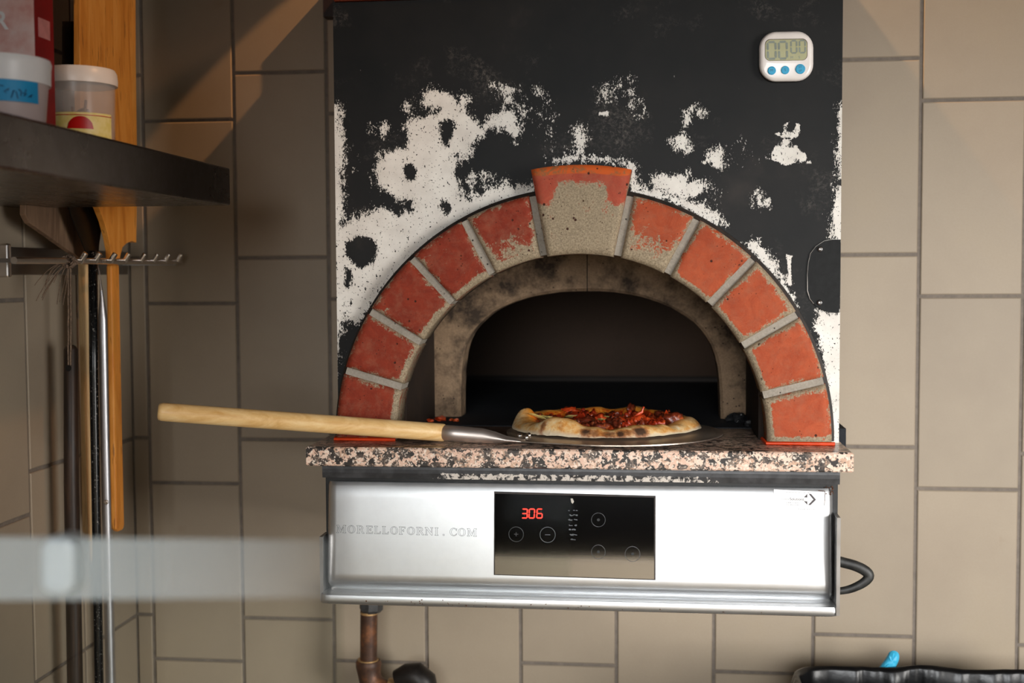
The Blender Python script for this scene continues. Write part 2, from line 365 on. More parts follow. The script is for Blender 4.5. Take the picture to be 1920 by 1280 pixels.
# --- painted front: fine grid so that the worn areas follow their real outlines
PEEL = [
 ([(795,175),(815,166),(842,176),(865,198),(888,222),(902,238),(935,212),(960,205),(972,225),(968,258),(945,245),(925,235),(905,252),(885,268),(878,290),(858,305),(850,320),(858,350),(862,368),(885,372),(925,352),(938,345),(960,350),(1000,352),(1000,372),(930,385),(870,412),(815,450),(770,490),(725,535),(690,580),(668,608),(655,600),(645,580),(640,560),(636,540),(626,520),(626,430),(650,418),(680,402),(705,392),(725,396),(745,402),(762,400),(775,392),(772,376),(745,372),(725,358),(708,345),(706,320),(712,290),(730,285),(745,278),(762,280),(768,262),(762,240),(766,222),(790,222),(812,215),(825,205),(800,200),(793,188)], 99),
 ([(615,190),(634,196),(640,250),(645,285),(640,330),(645,370),(637,430),(650,470),(640,520),(648,560),(640,605),(634,650),(630,700),(615,700)], 99),
 ([(975,362),(1000,345),(1003,372),(975,376)], 99),
 ([(1000,180),(1015,176),(1032,205),(1038,240),(1035,262),(1060,285),(1040,275),(1020,255),(1012,230),(995,215),(985,200)], -1.0),
 ([(925,165),(935,165),(960,190),(980,215),(972,260),(960,240),(945,215)], -.3),
 ([(965,190),(985,195),(1000,230),(975,262),(960,240)], -1.4),
 ([(1120,165),(1160,150),(1185,150),(1180,170),(1150,185),(1130,190)], -.6),
 ([(1080,240),(1095,238),(1098,262),(1092,290),(1083,285),(1080,262)], .6),
 ([(1186,197),(1200,195),(1203,212),(1190,214)], -.5),
 ([(1030,301),(1060,296),(1100,293),(1140,296),(1170,303),(1140,302),(1100,300),(1060,302)], 99),
 ([(1178,300),(1184,305),(1196,345),(1215,355),(1240,360),(1290,378),(1325,385),(1345,398),(1352,420),(1330,415),(1300,395),(1250,375),(1190,362),(1180,345)], 99),
 ([(1222,332),(1240,327),(1262,330),(1290,326),(1293,340),(1320,342),(1322,360),(1300,368),(1285,372),(1262,365),(1240,355),(1222,350)], 99),
 ([(1265,262),(1278,254),(1288,268),(1290,282),(1268,282)], .8),
 ([(1326,288),(1345,276),(1358,286),(1358,305),(1348,316),(1328,300)], 99),
 ([(1392,270),(1400,285),(1405,298),(1392,300),(1375,285)], -1.2),
 ([(1291,206),(1300,206),(1296,222),(1286,229)], 1.2),
 ([(1307,206),(1318,210),(1320,213),(1310,212)], 1.2),
 ([(1472,232),(1478,228),(1477,240),(1482,245),(1490,244),(1494,232),(1498,232),(1500,246),(1495,256),(1484,259),(1474,254),(1470,242)], 99),
 ([(1454,250),(1462,251),(1473,251),(1472,256),(1462,256)], 99),
 ([(1460,268),(1470,262),(1482,264),(1490,270),(1500,284),(1512,292),(1512,300),(1500,305),(1490,304),(1472,310),(1458,302),(1445,298),(1435,296),(1436,290),(1446,290),(1452,280)], 99),
 ([(1512,303),(1520,302),(1522,306),(1512,307)], 99),
 ([(1395,455),(1418,452),(1430,462),(1450,490),(1462,515),(1475,538),(1492,572),(1482,560),(1455,520),(1415,475)], 99),
 ([(1474,478),(1484,480),(1482,495),(1484,535),(1478,535),(1478,500)], 1.0),
 ([(1418,365),(1424,370),(1426,382),(1440,380),(1438,386),(1420,382)], .3),
 ([(1332,345),(1345,350),(1345,375),(1335,395),(1330,370)], -.9),
 ([(1585,345),(1570,350),(1566,375),(1560,395),(1560,418),(1556,446),(1585,450)], 99),
 ([(1585,190),(1575,192),(1573,260),(1573,335),(1585,335)], 99),
 ([(1536,582),(1585,588),(1585,900),(1566,900),(1556,760),(1545,690),(1535,640),(1528,620),(1532,600)], 99),
 ([(1555,525),(1562,528),(1566,560),(1558,565)], -.4),
 ([(713,240),(726,238),(722,248)], .5), ([(705,238),(716,252),(700,246)], -.5), ([(758,200),(770,212),(764,204)], 1), ([(1007,168),(1013,168),(1010,176)], 1.5), ([(952,166),(965,165),(966,171),(954,171)], 2), ([(865,185),(872,180),(876,184),(868,200)], 1), ([(770,195),(790,188),(800,196),(790,200)], -.8),
 ([(640,270),(655,285),(662,310),(650,320),(640,300)], -1.0), ([(700,250),(740,245),(735,275),(700,265)], -1.9), ([(1122,211),(1140,210),(1139,216),(1122,215)], 2),
 ([(715,305),(722,285),(735,290),(728,330)], .5), ([(850,345),(900,330),(945,340),(960,352),(900,362),(860,372)], -.3)]
HOLES = [([(826,228),(842,222),(852,232),(848,258),(836,275),(826,262)], -1.9), ([(752,312),(770,308),(782,320),(778,338),(760,340)], -1.9), ([(828,368),(838,378),(846,392),(835,402),(824,388)], -1.9),
 ([(650,455),(668,443),(690,442),(704,455),(708,475),(700,492),(680,503),(660,495),(648,478)], -2.6), ([(648,500),(662,510),(656,545),(644,535)], -2.2), ([(845,290),(862,285),(858,300)], -2)]
gx = np.linspace(xa, xb, 311); gz = np.linspace(ZS+.0, zt, 271)
SHARP = {(1472,232), (1454,250), (1460,268), (1474,478), (1122,211), (1512,303)}
HOLES += [([(cx+r*math.cos(k*PI/4), cy+r*math.sin(k*PI/4)) for k in range(8)], -7) for cx, cy, r in ((1462, 266, 5.5), (1484, 270, 5), (1441, 292, 6), (1496, 303, 4), (1482, 243, 7))]
def sdf(poly, U, V):
    inside = np.zeros(U.shape, bool); dmin = np.full(U.shape, 1e9)
    n = len(poly)
    for i in range(n):
        x0, y0 = poly[i]; x1, y1 = poly[(i+1) % n]
        cond = ((y0 > V) != (y1 > V)); den = (y1-y0) if y1 != y0 else 1e-9
        inside ^= cond & (U < (x1-x0)*(V-y0)/den+x0)
        dx, dy = x1-x0, y1-y0; L = dx*dx+dy*dy+1e-9
        t = np.clip(((U-x0)*dx+(V-y0)*dy)/L, 0, 1)
        dmin = np.minimum(dmin, np.hypot(U-x0-t*dx, V-y0-t*dy))
    return np.where(inside, dmin, -dmin)
GX, GZ = np.meshgrid(gx, gz, indexing='ij')
qx, qy, qz = GX-EYE.x, YF-EYE.y, GZ-EYE.z
ww = qx*FW.x+qy*FW.y+qz*FW.z
U_ = 960+FOC*(qx*RR.x+qy*RR.y+qz*RR.z)/ww; V_ = 640-FOC*(qx*UP.x+qy*UP.y+qz*UP.z)/ww
wear = np.full(GX.shape, -9.0)
for poly, cap in PEEL:
    s = sdf(poly, U_, V_)/9.0
    if poly[0] in SHARP:
        wear = np.maximum(wear, np.clip(s*9/1.5+.6, -9, 5)); continue
    wear = np.maximum(wear, np.where(s > 0, np.minimum(s*1.2+.15, 2.7), s) if cap > 50 else np.minimum(s+.2, cap))
for poly, cap in HOLES:
    s = sdf(poly, U_, V_)/4.0
    wear = np.minimum(wear, np.maximum(-s, cap))
low = np.clip((260-np.abs(V_-360))/160, 0, 1)
vs = []; idx = {}; wl = []; ll = []
fs = []
def vid(i, j):
    if (i, j) not in idx:
        idx[(i, j)] = len(vs); vs.append((gx[i], YF, gz[j])); wl.append(wear[i, j]); ll.append(low[i, j])
    return idx[(i, j)]
RM = .33
for i in range(len(gx)-1):
    for j in range(len(gz)-1):
        if all(math.hypot(gx[a]-AC[0], gz[b]-AC[1]) < RM for a in (i, i+1) for b in (j, j+1)): continue
        fs.append((vid(i, j), vid(i+1, j), vid(i+1, j+1), vid(i, j+1)))
o = obj('front_panel', vs, fs, m_fac, oven, attrs={'wear': wl, 'low': ll})
so = o.modifiers.new('solid', 'SOLIDIFY'); so.thickness = .012; so.offset = -1
# casing behind the front, through the wall
b = MB(); b.box(xa+.013, xa+.018, YF+.013, 1.0, ZS-.04, zt-.01).box(xb-.018, xb-.013, YF+.013, 1.0, ZS-.04, zt-.01).box(xa+.013, xb-.013, YF+.013, 1.0, zt-.012, zt-.008)
b.build('casing', m_black, oven)
# --- arch bricks
ANG = [-1.0, 14, 30.2, 46.2, 61.9, 78, 100.5, 117.5, 132.7, 148.7, 164, 181.0]
def pol(r, a): return AC[0]+r*math.cos(a), AC[1]+r*math.sin(a)
def brick(name, a0, a1, r0, r1, yf, yb, mat, parent, grey, seed):
    nr, nt = 16, 20; rnd = random.Random(seed); V = []; F = []; A = []
    gap = .0052
    def pt(s, t, inset, y):
        r = r0+inset+(r1-r0-2*inset)*s
        g = (gap+inset)/r; g0 = g if a0 > 0.02 else 0; g1 = g if a1 < PI-.02 else 0
        a = a0+g0+(a1-a0-g0-g1)*t; x, z = pol(r, a)
        return (x, y, max(z, ZS+.0015))
    # front grid
    for i in range(nr+1):
        for j in range(nt+1):
            s, t = i/nr, j/nt
            ed = min(s*(r1-r0), (1-s)*(r1-r0)+(.02 if name == 'keystone' else 0), t*(a1-a0)*(r0+r1)/2, (1-t)*(a1-a0)*(r0+r1)/2)
            bev = max(0, 1-ed/.0065)
            jit = noise.noise(Vector((seed*5+s*7, t*9, 1)))*.0012*min(1, bev*2+.2)
            p = pt(s, t, .0006, yf+bev*bev*.005+jit)
            V.append(p)
            wv = .75*max(0, 1-ed/.010)**.7*(.55+.9*abs(noise.noise(Vector((seed*3+s*3, t*3, 5)))))+(.45 if s < .08 else 0)
            A.append(wv+grey(s, t))
    W = nt+1
    for i in range(nr):
        for j in range(nt): F.append((i*W+j, i*W+j+1, (i+1)*W+j+1, (i+1)*W+j))
    ring = [(0, j) for j in range(nt)]+[(i, nt) for i in range(nr)]+[(nr, j) for j in range(nt, 0, -1)]+[(i, 0) for i in range(nr, 0, -1)]
    n0 = len(V)
    for i, j in ring:
        V.append(pt(i/nr, j/nt, 0, yf+.009)); A.append(.1 if i == nr else .65)
    n1 = len(V)
    for i, j in ring:
        V.append(pt(i/nr, j/nt, 0, yb)); A.append(.1 if i == nr else .8)
    L = len(ring)
    for k in range(L):
        k2 = (k+1) % L; a = ring[k][0]*W+ring[k][1]; c = ring[k2][0]*W+ring[k2][1]
        F.append((a, n0+k, n0+k2, c)); F.append((n0+k, n1+k, n1+k2, n0+k2))
    F.append(tuple(n1+k for k in range(L)))
    o = obj(name, V, F, mat, parent, smooth=True, attrs={'wear': A})
    return o
def mkgrey(k):
    def g(s, t):
        if k == 0: return .0+(.7 if t < .18 else 0)+(.45*max(0, 1-s*6))+(.3 if t > .85 else 0)
        if k == 1: return .35*max(0, 1-s*5)+(.35*max(0, (t-.8)*5))
        if k == 2: return .35*max(0, (s-.7)*3)+.4*max(0, (.25-t)*4)*(1-s*.2)+.3*max(0, (t-.75)*4)
        if k == 3: return .3*max(0, (s-.75)*4)+.3*max(0, (t-.85)*5)
        if k == 4: return .95*max(0, (.72-s)*1.5)+.3*max(0, (t-.75)*3)
        if k == 6: return .85*max(0, (.62-s)*1.6)+.25*max(0, (t-.7)*2)+.1
        if k == 7: return .12*max(0, 1-s*4)
        return .05*max(0, 1-s*4)
    return g
for k in range(11):
    if k == 5: continue
    brick('brick', math.radians(ANG[k]), math.radians(ANG[k+1]), RI, RO-.002, YF-.030, YF+.03, m_brickR if k < 5 else m_brickL, oven, mkgrey(k), k+1)
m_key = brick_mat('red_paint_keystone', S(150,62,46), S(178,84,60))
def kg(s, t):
    if s > .93: return -1.4  # top edge gets the painted warm-light orange
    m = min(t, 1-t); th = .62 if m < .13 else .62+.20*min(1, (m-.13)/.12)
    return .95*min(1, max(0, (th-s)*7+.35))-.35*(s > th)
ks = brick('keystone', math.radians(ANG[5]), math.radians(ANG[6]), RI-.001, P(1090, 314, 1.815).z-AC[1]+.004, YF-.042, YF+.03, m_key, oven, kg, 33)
tag(ks, 'grey worn keystone with faded red upper edge')
m_orange = plain('orange_red_paint', S(222,92,34), .45, var=.2, vs=90)
# warm light on the keystone's upper edge is painted orange through kg
# mortar behind and between the bricks
b = MB(); n = 90
pr = []
for i in range(n+1):
    a = math.radians(-.6+181.2*i/n); x, z = pol(RO-.006, a); pr.append((x, YF-.0215, max(z, ZS+.001)))
for i in range(n, -1, -1):
    a = math.radians(-.6+181.2*i/n); x, z = pol(RI+.0025, a); pr.append((x, YF-.0215, max(z, ZS+.001)))
vs = []; N = n+1
for i in range(N):
    a = math.radians(-.6+181.2*i/n)
    for r, y in ((RI+.0025, YF+.03), (RI+.0025, YF-.022), (RO-.004, YF-.022), (RO-.004, YF+.03)):
        x, z = pol(r, a); vs.append((x, y, max(z, ZS+.001)))
fs = [(i*4+k, i*4+(k+1) % 4, (i+1)*4+(k+1) % 4, (i+1)*4+k) for i in range(n) for k in range(4)]+[(3, 2, 1, 0), tuple(n*4+k for k in range(4))]
obj('mortar', vs, fs, m_mortar, oven)
# dark rim where the painted sheet meets the arch
vs = []; 
for i in range(N):
    a = math.radians(-.2+180.4*i/n)
    for r, y in ((RO-.004, YF-.002), (RO-.003, YF-.012), (RO+.0035, YF-.008), (RO+.0045, YF-.001)):
        x, z = pol(r, a); vs.append((x, y, max(z, ZS+.001)))
obj('arch_rim', vs, fs, plain('rim_dark', S(40,32,26), .55, var=.4, vs=70), oven)
m_seal = plain('orange_sealant', S(228,70,24), .35, var=.1)
b = MB(); zz = ZS+.0025
b.tube([(AC[0]+RI-.003, YF+.02, zz), (AC[0]+RI-.001, YF-.031, zz), (AC[0]+RO+.001, YF-.032, zz)], .0028, 8)
b.build('sealant', m_seal, oven, smooth=True)
b = MB(); b.tube([(AC[0]-RO-.001, YF-.01, zz), (AC[0]-RO+.001, YF-.032, zz), (AC[0]-RI, YF-.032, zz)], .0028, 8)
b.build('sealant', m_seal, oven, smooth=True)
# throat between the brick arch and the inner arch
xl_, xr_ = -.380, .1615; YI = -.17; ztop = 1.45+.085
b = MB(); b.box(xl_-.03, xl_, YF+.03, YI, ZS, ztop).box(xr_, xr_+.03, YF+.03, YI, ZS, ztop).box(xl_-.03, xr_+.03, YF+.03, YI, ztop, ztop+.03)
b.build('throat', m_throat, oven)
# inner arch plate with the mouth cut out
mouth = [(865,800),(864,740),(866,690),(872,650),(885,622),(905,600),(935,578),(980,560),(1040,549),(1100,546),(1160,549),(1215,560),(1262,579),(1300,603),(1325,632),(1342,670),(1348,710),(1350,760),(1351,805)]
def smooth_poly(pts, it=2):
    for _ in range(it):
        out = [pts[0]]
        for a, c in zip(pts[:-1], pts[1:]):
            out += [(a[0]*.75+c[0]*.25, a[1]*.75+c[1]*.25), (a[0]*.25+c[0]*.75, a[1]*.25+c[1]*.75)]
        pts = out+[pts[-1]]
    return pts
mp = [P(u, v, 2.13) for u, v in smooth_poly(mouth)]
mp[0].z = ZS; mp[-1].z = ZS
vs = []; m = len(mp); TH = .055
def outer(p):
    cx, cz = -.108, ZS; dx, dz = p.x-cx, p.z-cz
    k = min((abs(xr_-cx) if dx > 0 else abs(xl_-cx))/max(abs(dx), 1e-6), (ztop-cz)/max(dz, 1e-6)) if dz > 1e-4 else (abs(xr_-cx) if dx > 0 else abs(xl_-cx))/abs(dx)
    return Vector((cx+dx*k, YI, cz+dz*k))
for i, p in enumerate(mp):
    q = outer(p); rv = noise.noise(Vector((i*.6, 3, 1)))*.003
    c = Vector((-.108, 0, ZS+.1)); dirn = Vector((p.x-c.x, 0, p.z-c.z)).normalized()
    e = Vector((p.x, YI, p.z))
    vs += [q, e+dirn*.006, e+dirn*(.001+rv*.4)+Vector((0, .006, 0)), e+dirn*rv*.3+Vector((0, TH, 0)), q+Vector((0, TH, 0))]
fs = [(i*5+k, i*5+(k+1) % 5, (i+1)*5+(k+1) % 5, (i+1)*5+k) for i in range(m-1) for k in range(5)]+[tuple(range(5)), tuple((m-1)*5+k for k in range(4, -1, -1))]
ia = obj('inner_arch', vs, fs, m_inner, oven)
x = P(1101, 515, 2.13); z0 = P(1101, 484, 2.13).z; z1 = P(1101, 546, 2.13).z
MB().box(x.x-.0008, x.x+.0008, YI-.0012, YI+.001, z1, z0+.02).build('crack', plain('crack_black', S(18,14,12), .9), oven)
# chamber
b = MB(); nn = 24; yb0, yb1 = YI+TH, .72; R0 = .42
vs = []; 
for y in (yb0, yb1):
    for i in range(nn+1):
        a = PI*i/nn; vs.append((-.108+R0*math.cos(a), y, ZS+.36*math.sin(a)**.8))
fs = [(i, i+1, nn+1+i+1, nn+1+i) for i in range(nn)]
fs.append(tuple(range(nn+1, 2*nn+2)))
ch = obj('chamber', vs, fs, m_chamber, oven); so = ch.modifiers.new('solid', 'SOLIDIFY'); so.thickness = .02; so.offset = 1
MB().box(xl_-.15, xr_+.15, -.29, yb1, ZS-.03, ZS+.0012).build('hearth_floor', m_hearth, oven)
# black rail under the granite
YP = -.51
rail_mat = NT('rail_chipped_black')
_n = rail_mat.noise(90, 6, .75, dist=.5); _g = rail_mat.attr('wear')
_v = rail_mat.math('ADD', _g, rail_mat.math('MULTIPLY', rail_mat.math('SUBTRACT', _n, .5), 2.6))
rail_mat.set(col=rail_mat.mix(rail_mat.step(_v, .35, .45), rail_mat.mix(rail_mat.step(rail_mat.noise(50), .4, .7), S(34,34,36), S(62,62,64)), S(205,196,186)), rough=.4)
rx0, rx1 = P(604, 878, 1.775).x, P(1575, 895, 1.775).x
zr1, zr0 = ZS-.028, P(1090, 903, 1.775).z
nx = 160; vs = []; A = []
for i in range(nx+1):
    x = rx0+(rx1-rx0)*i/nx; t = i/nx
    mid = max(0, min(1, (t-.08)*6))*max(0, min(1, (.86-t)*10))
    for z, y, g in ((zr1, YP-.014, -1), (zr1-(zr1-zr0)*.35, YP-.015, -.8), (zr1-(zr1-zr0)*.6, YP-.015, .35*mid-(1-mid)), (zr0+.001, YP-.014, .45*mid-(1-mid)), (zr0, YP+.05, -1), (zr1, YP+.05, -1)):
        vs.append((x, y, z)); A.append(g)
fs = [(i*6+k, (i+1)*6+k, (i+1)*6+(k+1) % 6, i*6+(k+1) % 6) for i in range(nx) for k in range(6)]+[tuple(range(5, -1, -1))[::-1], tuple(nx*6+k for k in range(6))]
tag(obj('rail', vs, fs, rail_mat.m, oven, attrs={'wear': A}), 'chipped black rail beneath the stone')
# oval cover plate at the right edge
cp = []
for u, v in [(1576,449),(1560,449),(1545,452),(1530,462),(1520,475),(1516,492),(1514,515),(1515,545),(1519,560),(1530,574),(1545,583),(1560,586),(1573,586)]:
    p = P(u, v, 1.848); cp.append(p)
MB().prism(cp, (0, -.0015, 0)).build('cover_plate', plain('plate_black', S(19,20,20), .55, vs=90, var=.3, spec=.2), oven)
b = MB(); b.tube([P(u, v, 1.8475) for u, v in [(1560,449),(1545,452),(1530,462),(1520,475),(1516,492),(1514,515),(1514,545),(1519,560),(1526,569)]], .0007, 6)
b.build('chipped_edge', plain('bare_edge', S(205,200,192), .5), oven)
for u, v in ((1538, 467), (1537, 567)):
    p = P(u, v, 1.846); b = MB(); b.lathe([(.0042, 0), (.0042, .001), (.0034, .0026), (.002, .003), (.0015, .0015), (.0004, .0012)], (p.x, p.y, p.z), 16, 'y')
    b.build('screw', m_dark_steel, oven, smooth=True)
# loop handle at the side
hp = [(1556,1048),(1580,1054),(1604,1060),(1624,1070),(1631,1080),(1622,1091),(1603,1101),(1584,1107),(1560,1108)]
b = MB(); pts = smooth_poly(hp, 2); k = len(pts)
rad = []
for i in range(k):
    s = i/(k-1); rad.append((.0085-.003*max(0, (s-.45)*1.9), .007-.002*s))
b.tube([P(u, v, 1.98) for u, v in pts], rad, 12)
tag(b.build('loop_handle', plain('black_rubber', S(40,40,38), .5, var=.45, vs=50), oven, smooth=True), 'black loop handle at the side below the stone')

# ------------------------------------------------------------------ granite ledge
gx0, gx1 = -.5025, .2795; YG = -.55
vs = []; fs = []; A = []
nx, ny = 80, 30
def gr(x, y):
    t = (y-YG)/.3; left = max(0, min(1, (-.12-x)/.2))
    return max(0, min(1.2, t*1.15-.15))*1.0+left*.42
b = MB(); y1 = -.290
for j in range(ny+1):
    for i in range(nx+1):
        x = gx0+(gx1-gx0)*i/nx; y = YG+(y1-YG)*j/ny; vs.append((x, y, ZS)); A.append(gr(x, y) if j > 0 else -.5)
for j in range(ny):
    for i in range(nx): fs.append((j*(nx+1)+i, j*(nx+1)+i+1, (j+1)*(nx+1)+i+1, (j+1)*(nx+1)+i))
n0 = len(vs)
ring = [(i, 0) for i in range(nx)]+[(nx, j) for j in range(ny)]+[(i, ny) for i in range(nx, 0, -1)]+[(0, j) for j in range(ny, 0, -1)]
for lv, (off, dz) in enumerate(((.0022, -.0022), (.0022, -.026), (0, -.028))):
    for i, j in ring:
        x, y, _ = vs[j*(nx+1)+i]
        ox = (-off if i == 0 else off if i == nx else 0); oy = (-off if j == 0 else off if j == ny else 0)
        vs.append((x+ox, y+oy, ZS+dz)); A.append(-.5)
L = len(ring)
for k in range(L):
    k2 = (k+1) % L; a = ring[k][1]*(nx+1)+ring[k][0]; c = ring[k2][1]*(nx+1)+ring[k2][0]
    fs.append((c, a, n0+k, n0+k2))
    for lv in range(2): fs.append((n0+lv*L+k2, n0+lv*L+k, n0+(lv+1)*L+k, n0+(lv+1)*L+k2))
fs.append(tuple(n0+2*L+k for k in range(L)))
led = obj('granite_ledge', vs, fs, m_granite, attrs={'grease': A})
tag(led, 'pink and black speckled granite ledge in front of the oven mouth', 'ledge')

# ------------------------------------------------------------------ control box
box = thing('control_panel', (-.11, -.5, ZS-.22), 'stainless steel control box with a dark display under the granite ledge', 'control panel')
px0, px1 = P(614, 1000, 1.785).x, P(1562, 1000, 1.785).x
# profile (depth d from the eye, image row at u=1090): top edge, face, groove, lip
def zc(v, d): return P(1090, v, d).z
prof = [(1.80, 906), (1.787, 909), (1.783, 918), (1.781, 940), (1.772, 1085), (1.772, 1098), (1.776, 1106), (1.784, 1112), (1.782, 1117), (1.764, 1121), (1.757, 1127), (1.755, 1136), (1.758, 1143), (1.80, 1144)]
prof = [(d-2.3, zc(v, d)) for d, v in prof]
vs = []; fs = []
side = .0035
secs = [(px0, 1), (px0+.003, .35), (px0+.008, .08), (px0+.016, 0)]+[(px0+.016+(px1-px0-.032)*i/20, 0) for i in range(1, 20)]+[(px1-.016, 0), (px1-.008, .08), (px1-.003, .35), (px1, 1)]
NP = len(prof)
for x, k in secs:
    for i, (y, z) in enumerate(prof):
        lip = i >= 9
        yy = y+(k*.012 if not lip else k*.004)
        xx = x
        if lip: xx = x+(x-(px0+px1)/2)*.011
        dent = noise.noise(Vector((x*9, z*14, 2)))*.0002 if 2 < i < 5 else 0
        vs.append((xx, yy+dent, z))
ns = len(secs)
fs = [(i*NP+k, i*NP+k+1, (i+1)*NP+k+1, (i+1)*NP+k) for i in range(ns-1) for k in range(NP-1)]
fas = obj('fascia', vs, fs, m_steel, box, smooth=True)
so = fas.modifiers.new('solid', 'SOLIDIFY'); so.thickness = .0012; so.offset = -1
b = MB(); zt_, zb_ = zr0-.0005, zc(1140, 1.76)
b.box(rx0, rx1, YP+.004, -.02, zb_+.006, zt_)
b.build('housing', m_black, box)
MB().box(px1+.001, px1+.006, -.545, -.50, zc(1140, 1.76), zc(955, 1.785)).build('side_flange', m_dark_steel, box)
MB().box(px0-.007, px0-.002, -.535, -.50, zc(1140, 1.76), zc(1010, 1.785)).build('side_flange', m_dark_steel, box)
# rust along the right and left edge of the fascia
def facept(u, v):       # point on the steel face
    r = ray(u, v)
    y = prof[3][0]; 
    for _ in range(4):
        p = EYE+r*((y+2.3)/r.y)
        t = (p.z-prof[3][1])/(prof[4][1]-prof[3][1]); y = prof[3][0]+(prof[4][0]-prof[3][0])*t
    return p
fn = Vector((0, -(prof[3][1]-prof[4][1]), -(prof[4][0]-prof[3][0]))).normalized()   # outward normal of the face
if fn.y > 0: fn = -fn
fu = Vector((0, 0, 1)); fu = (fu-fn*fu.dot(fn)).normalized(); fx = Vector((1, 0, 0))
def onface(u, v, h=0): return facept(u, v)+fn*h
def facequad(corners, h0, h1):
    b = MB(); lo = [onface(u, v, h0) for u, v in corners]; hi = [onface(u, v, h1) for u, v in corners]
    return b.hexa(lo+hi)
disp_c = [(926,1077.5),(1229,1087),(1229.5,929),(926.5,921)]
groove = facequad(disp_c, -.001, .0008); groove.build('display_surround', plain('groove', S(46,36,30), .6, var=.4, vs=80), box)
disp_i = [(928,1076),(1226.5,1085),(1226.5,932.5),(928.5,925)]
dm = NT('black_display_glass'); dn = dm.noise(1, 6, .7, co=dm.co((4, 4, 260)))
dm.set(col=dm.mix(dm.math('MULTIPLY', dm.step(dn, .5, .8), .25), (.36,.36,.37,1), (.46,.46,.47,1)), rough=.05, metal=1).bump(dn, .01, .0003)
screen = facequad(disp_i, .0, .0016).build('display', dm.m, box)
m_led = NT('red_led'); m_led.set(col=S(255,40,20), emc=S(255,36,20), ems=2.6); m_led = m_led.m
SEG = {'0': 'abcdef', '3': 'abcdg', '6': 'acdefg', '1': 'bc'}
def seg7(b, ch, org, ax, up, nrm, w, h, t, th=.0003, skew=0):
    seg = dict(a=((0,1),(1,1)), b=((1,.5),(1,1)), c=((1,0),(1,.5)), d=((0,0),(1,0)), e=((0,0),(0,.5)), f=((0,.5),(0,1)), g=((0,.5),(1,.5)))
    for s in SEG[ch]:
        (x0, y0), (x1, y1) = seg[s]
        A_ = Vector((x0*w, y0*h)); B_ = Vector((x1*w, y1*h)); dd = (B_-A_).normalized(); A_ = A_+dd*t*.62; B_ = B_-dd*t*.62; pr_ = Vector((-dd.y, dd.x))*t/2
        pts = [A_-dd*t*.45, A_-pr_, B_-pr_, B_+dd*t*.45, B_+pr_, A_+pr_]
        b.prism([org+ax*(p.x+skew*p.y)+up*p.y for p in pts], nrm*th)
def fpx(px): return px*1.78/FOC
for ch, u in (('3', 978.5), ('0', 992), ('6', 1006.5)):
    b = MB(); seg7(b, ch, onface(u, 970.5, .0017), fx, fu, fn, fpx(10), fpx(17), fpx(2.1), skew=.05)
    b.build('digit', m_led, box)
m_mark = plain('grey_print', S(92,96,100), .5); m_faint = plain('faint_print', S(34,37,40), .4)
def ringmesh(b, c, r, t, ax, up, nrm, th=.0002, n=40, a0=0, a1=2*PI):
    vs = []
    for i in range(n+1):
        a = a0+(a1-a0)*i/n; e = ax*math.cos(a)+up*math.sin(a)
        vs += [c+e*(r-t/2), c+e*(r+t/2), c+e*(r+t/2)+nrm*th, c+e*(r-t/2)+nrm*th]
    b.add(vs, [(i*4+k, i*4+(k+1) % 4, (i+1)*4+(k+1) % 4, (i+1)*4+k) for i in range(n) for k in range(4)])
b = MB(); c = onface(1027, 1002, .0016); ringmesh(b, c, fpx(14.5), fpx(.9), fx, fu, fn)
b.prism([c+fx*fpx(-5)+fu*fpx(-.5), c+fx*fpx(5)+fu*fpx(-.5), c+fx*fpx(5)+fu*fpx(.5), c+fx*fpx(-5)+fu*fpx(.5)], fn*.0002)
b.build('touch_button', m_mark, box)
for (u, v, r) in ((968, 1001, 14), (1122, 974, 13), (1122, 1034, 13), (1186, 1038, 14)):
    b = MB(); c = onface(u, v, .0016); ringmesh(b, c, fpx(r), fpx(.9), fx, fu, fn)
    if u == 968:
        for q in (0, 1):
            A_, B_ = (fx, fu) if q else (fu, fx)
            b.prism([c+A_*fpx(-4)+B_*fpx(-.5), c+A_*fpx(4)+B_*fpx(-.5), c+A_*fpx(4)+B_*fpx(.5), c+A_*fpx(-4)+B_*fpx(.5)], fn*.0002)
    else: b.lathe([(fpx(3), 0), (fpx(2.6), .0003)], c, 12, 'y')
    b.build('touch_button', m_faint, box)
b = MB(); rnd = random.Random(5)
for k, v in enumerate((956, 966, 975, 984.5, 993, 1002.5, 1011)):
    for q in range(9 if k else 3):
        u = 1074+rnd.uniform(-8, 8)*(1-.05*k); s = rnd.uniform(.5, 1.1); vv = v+rnd.uniform(-1.5, 1)
        c = onface(u, vv, .0016); b.prism([c+fx*fpx(-2.2*s), c+fx*fpx(1.8*s)+fu*fpx(-.6), c+fx*fpx(2.4*s)+fu*fpx(.4), c+fu*fpx(1.3*s)], fn*.0002)
b.build('worn_level_marks', m_mark, box)
b = MB(); c = onface(1073, 939, .0016); b.prism([c+fx*fpx(x)+fu*fpx(y) for x, y in ((-3, 5), (1, 5), (3.5, -1), (1, -5), (-1.5, -3))], fn*.0004)
b.build('paint_chip', plain('chip', S(190,184,172), .6), box)
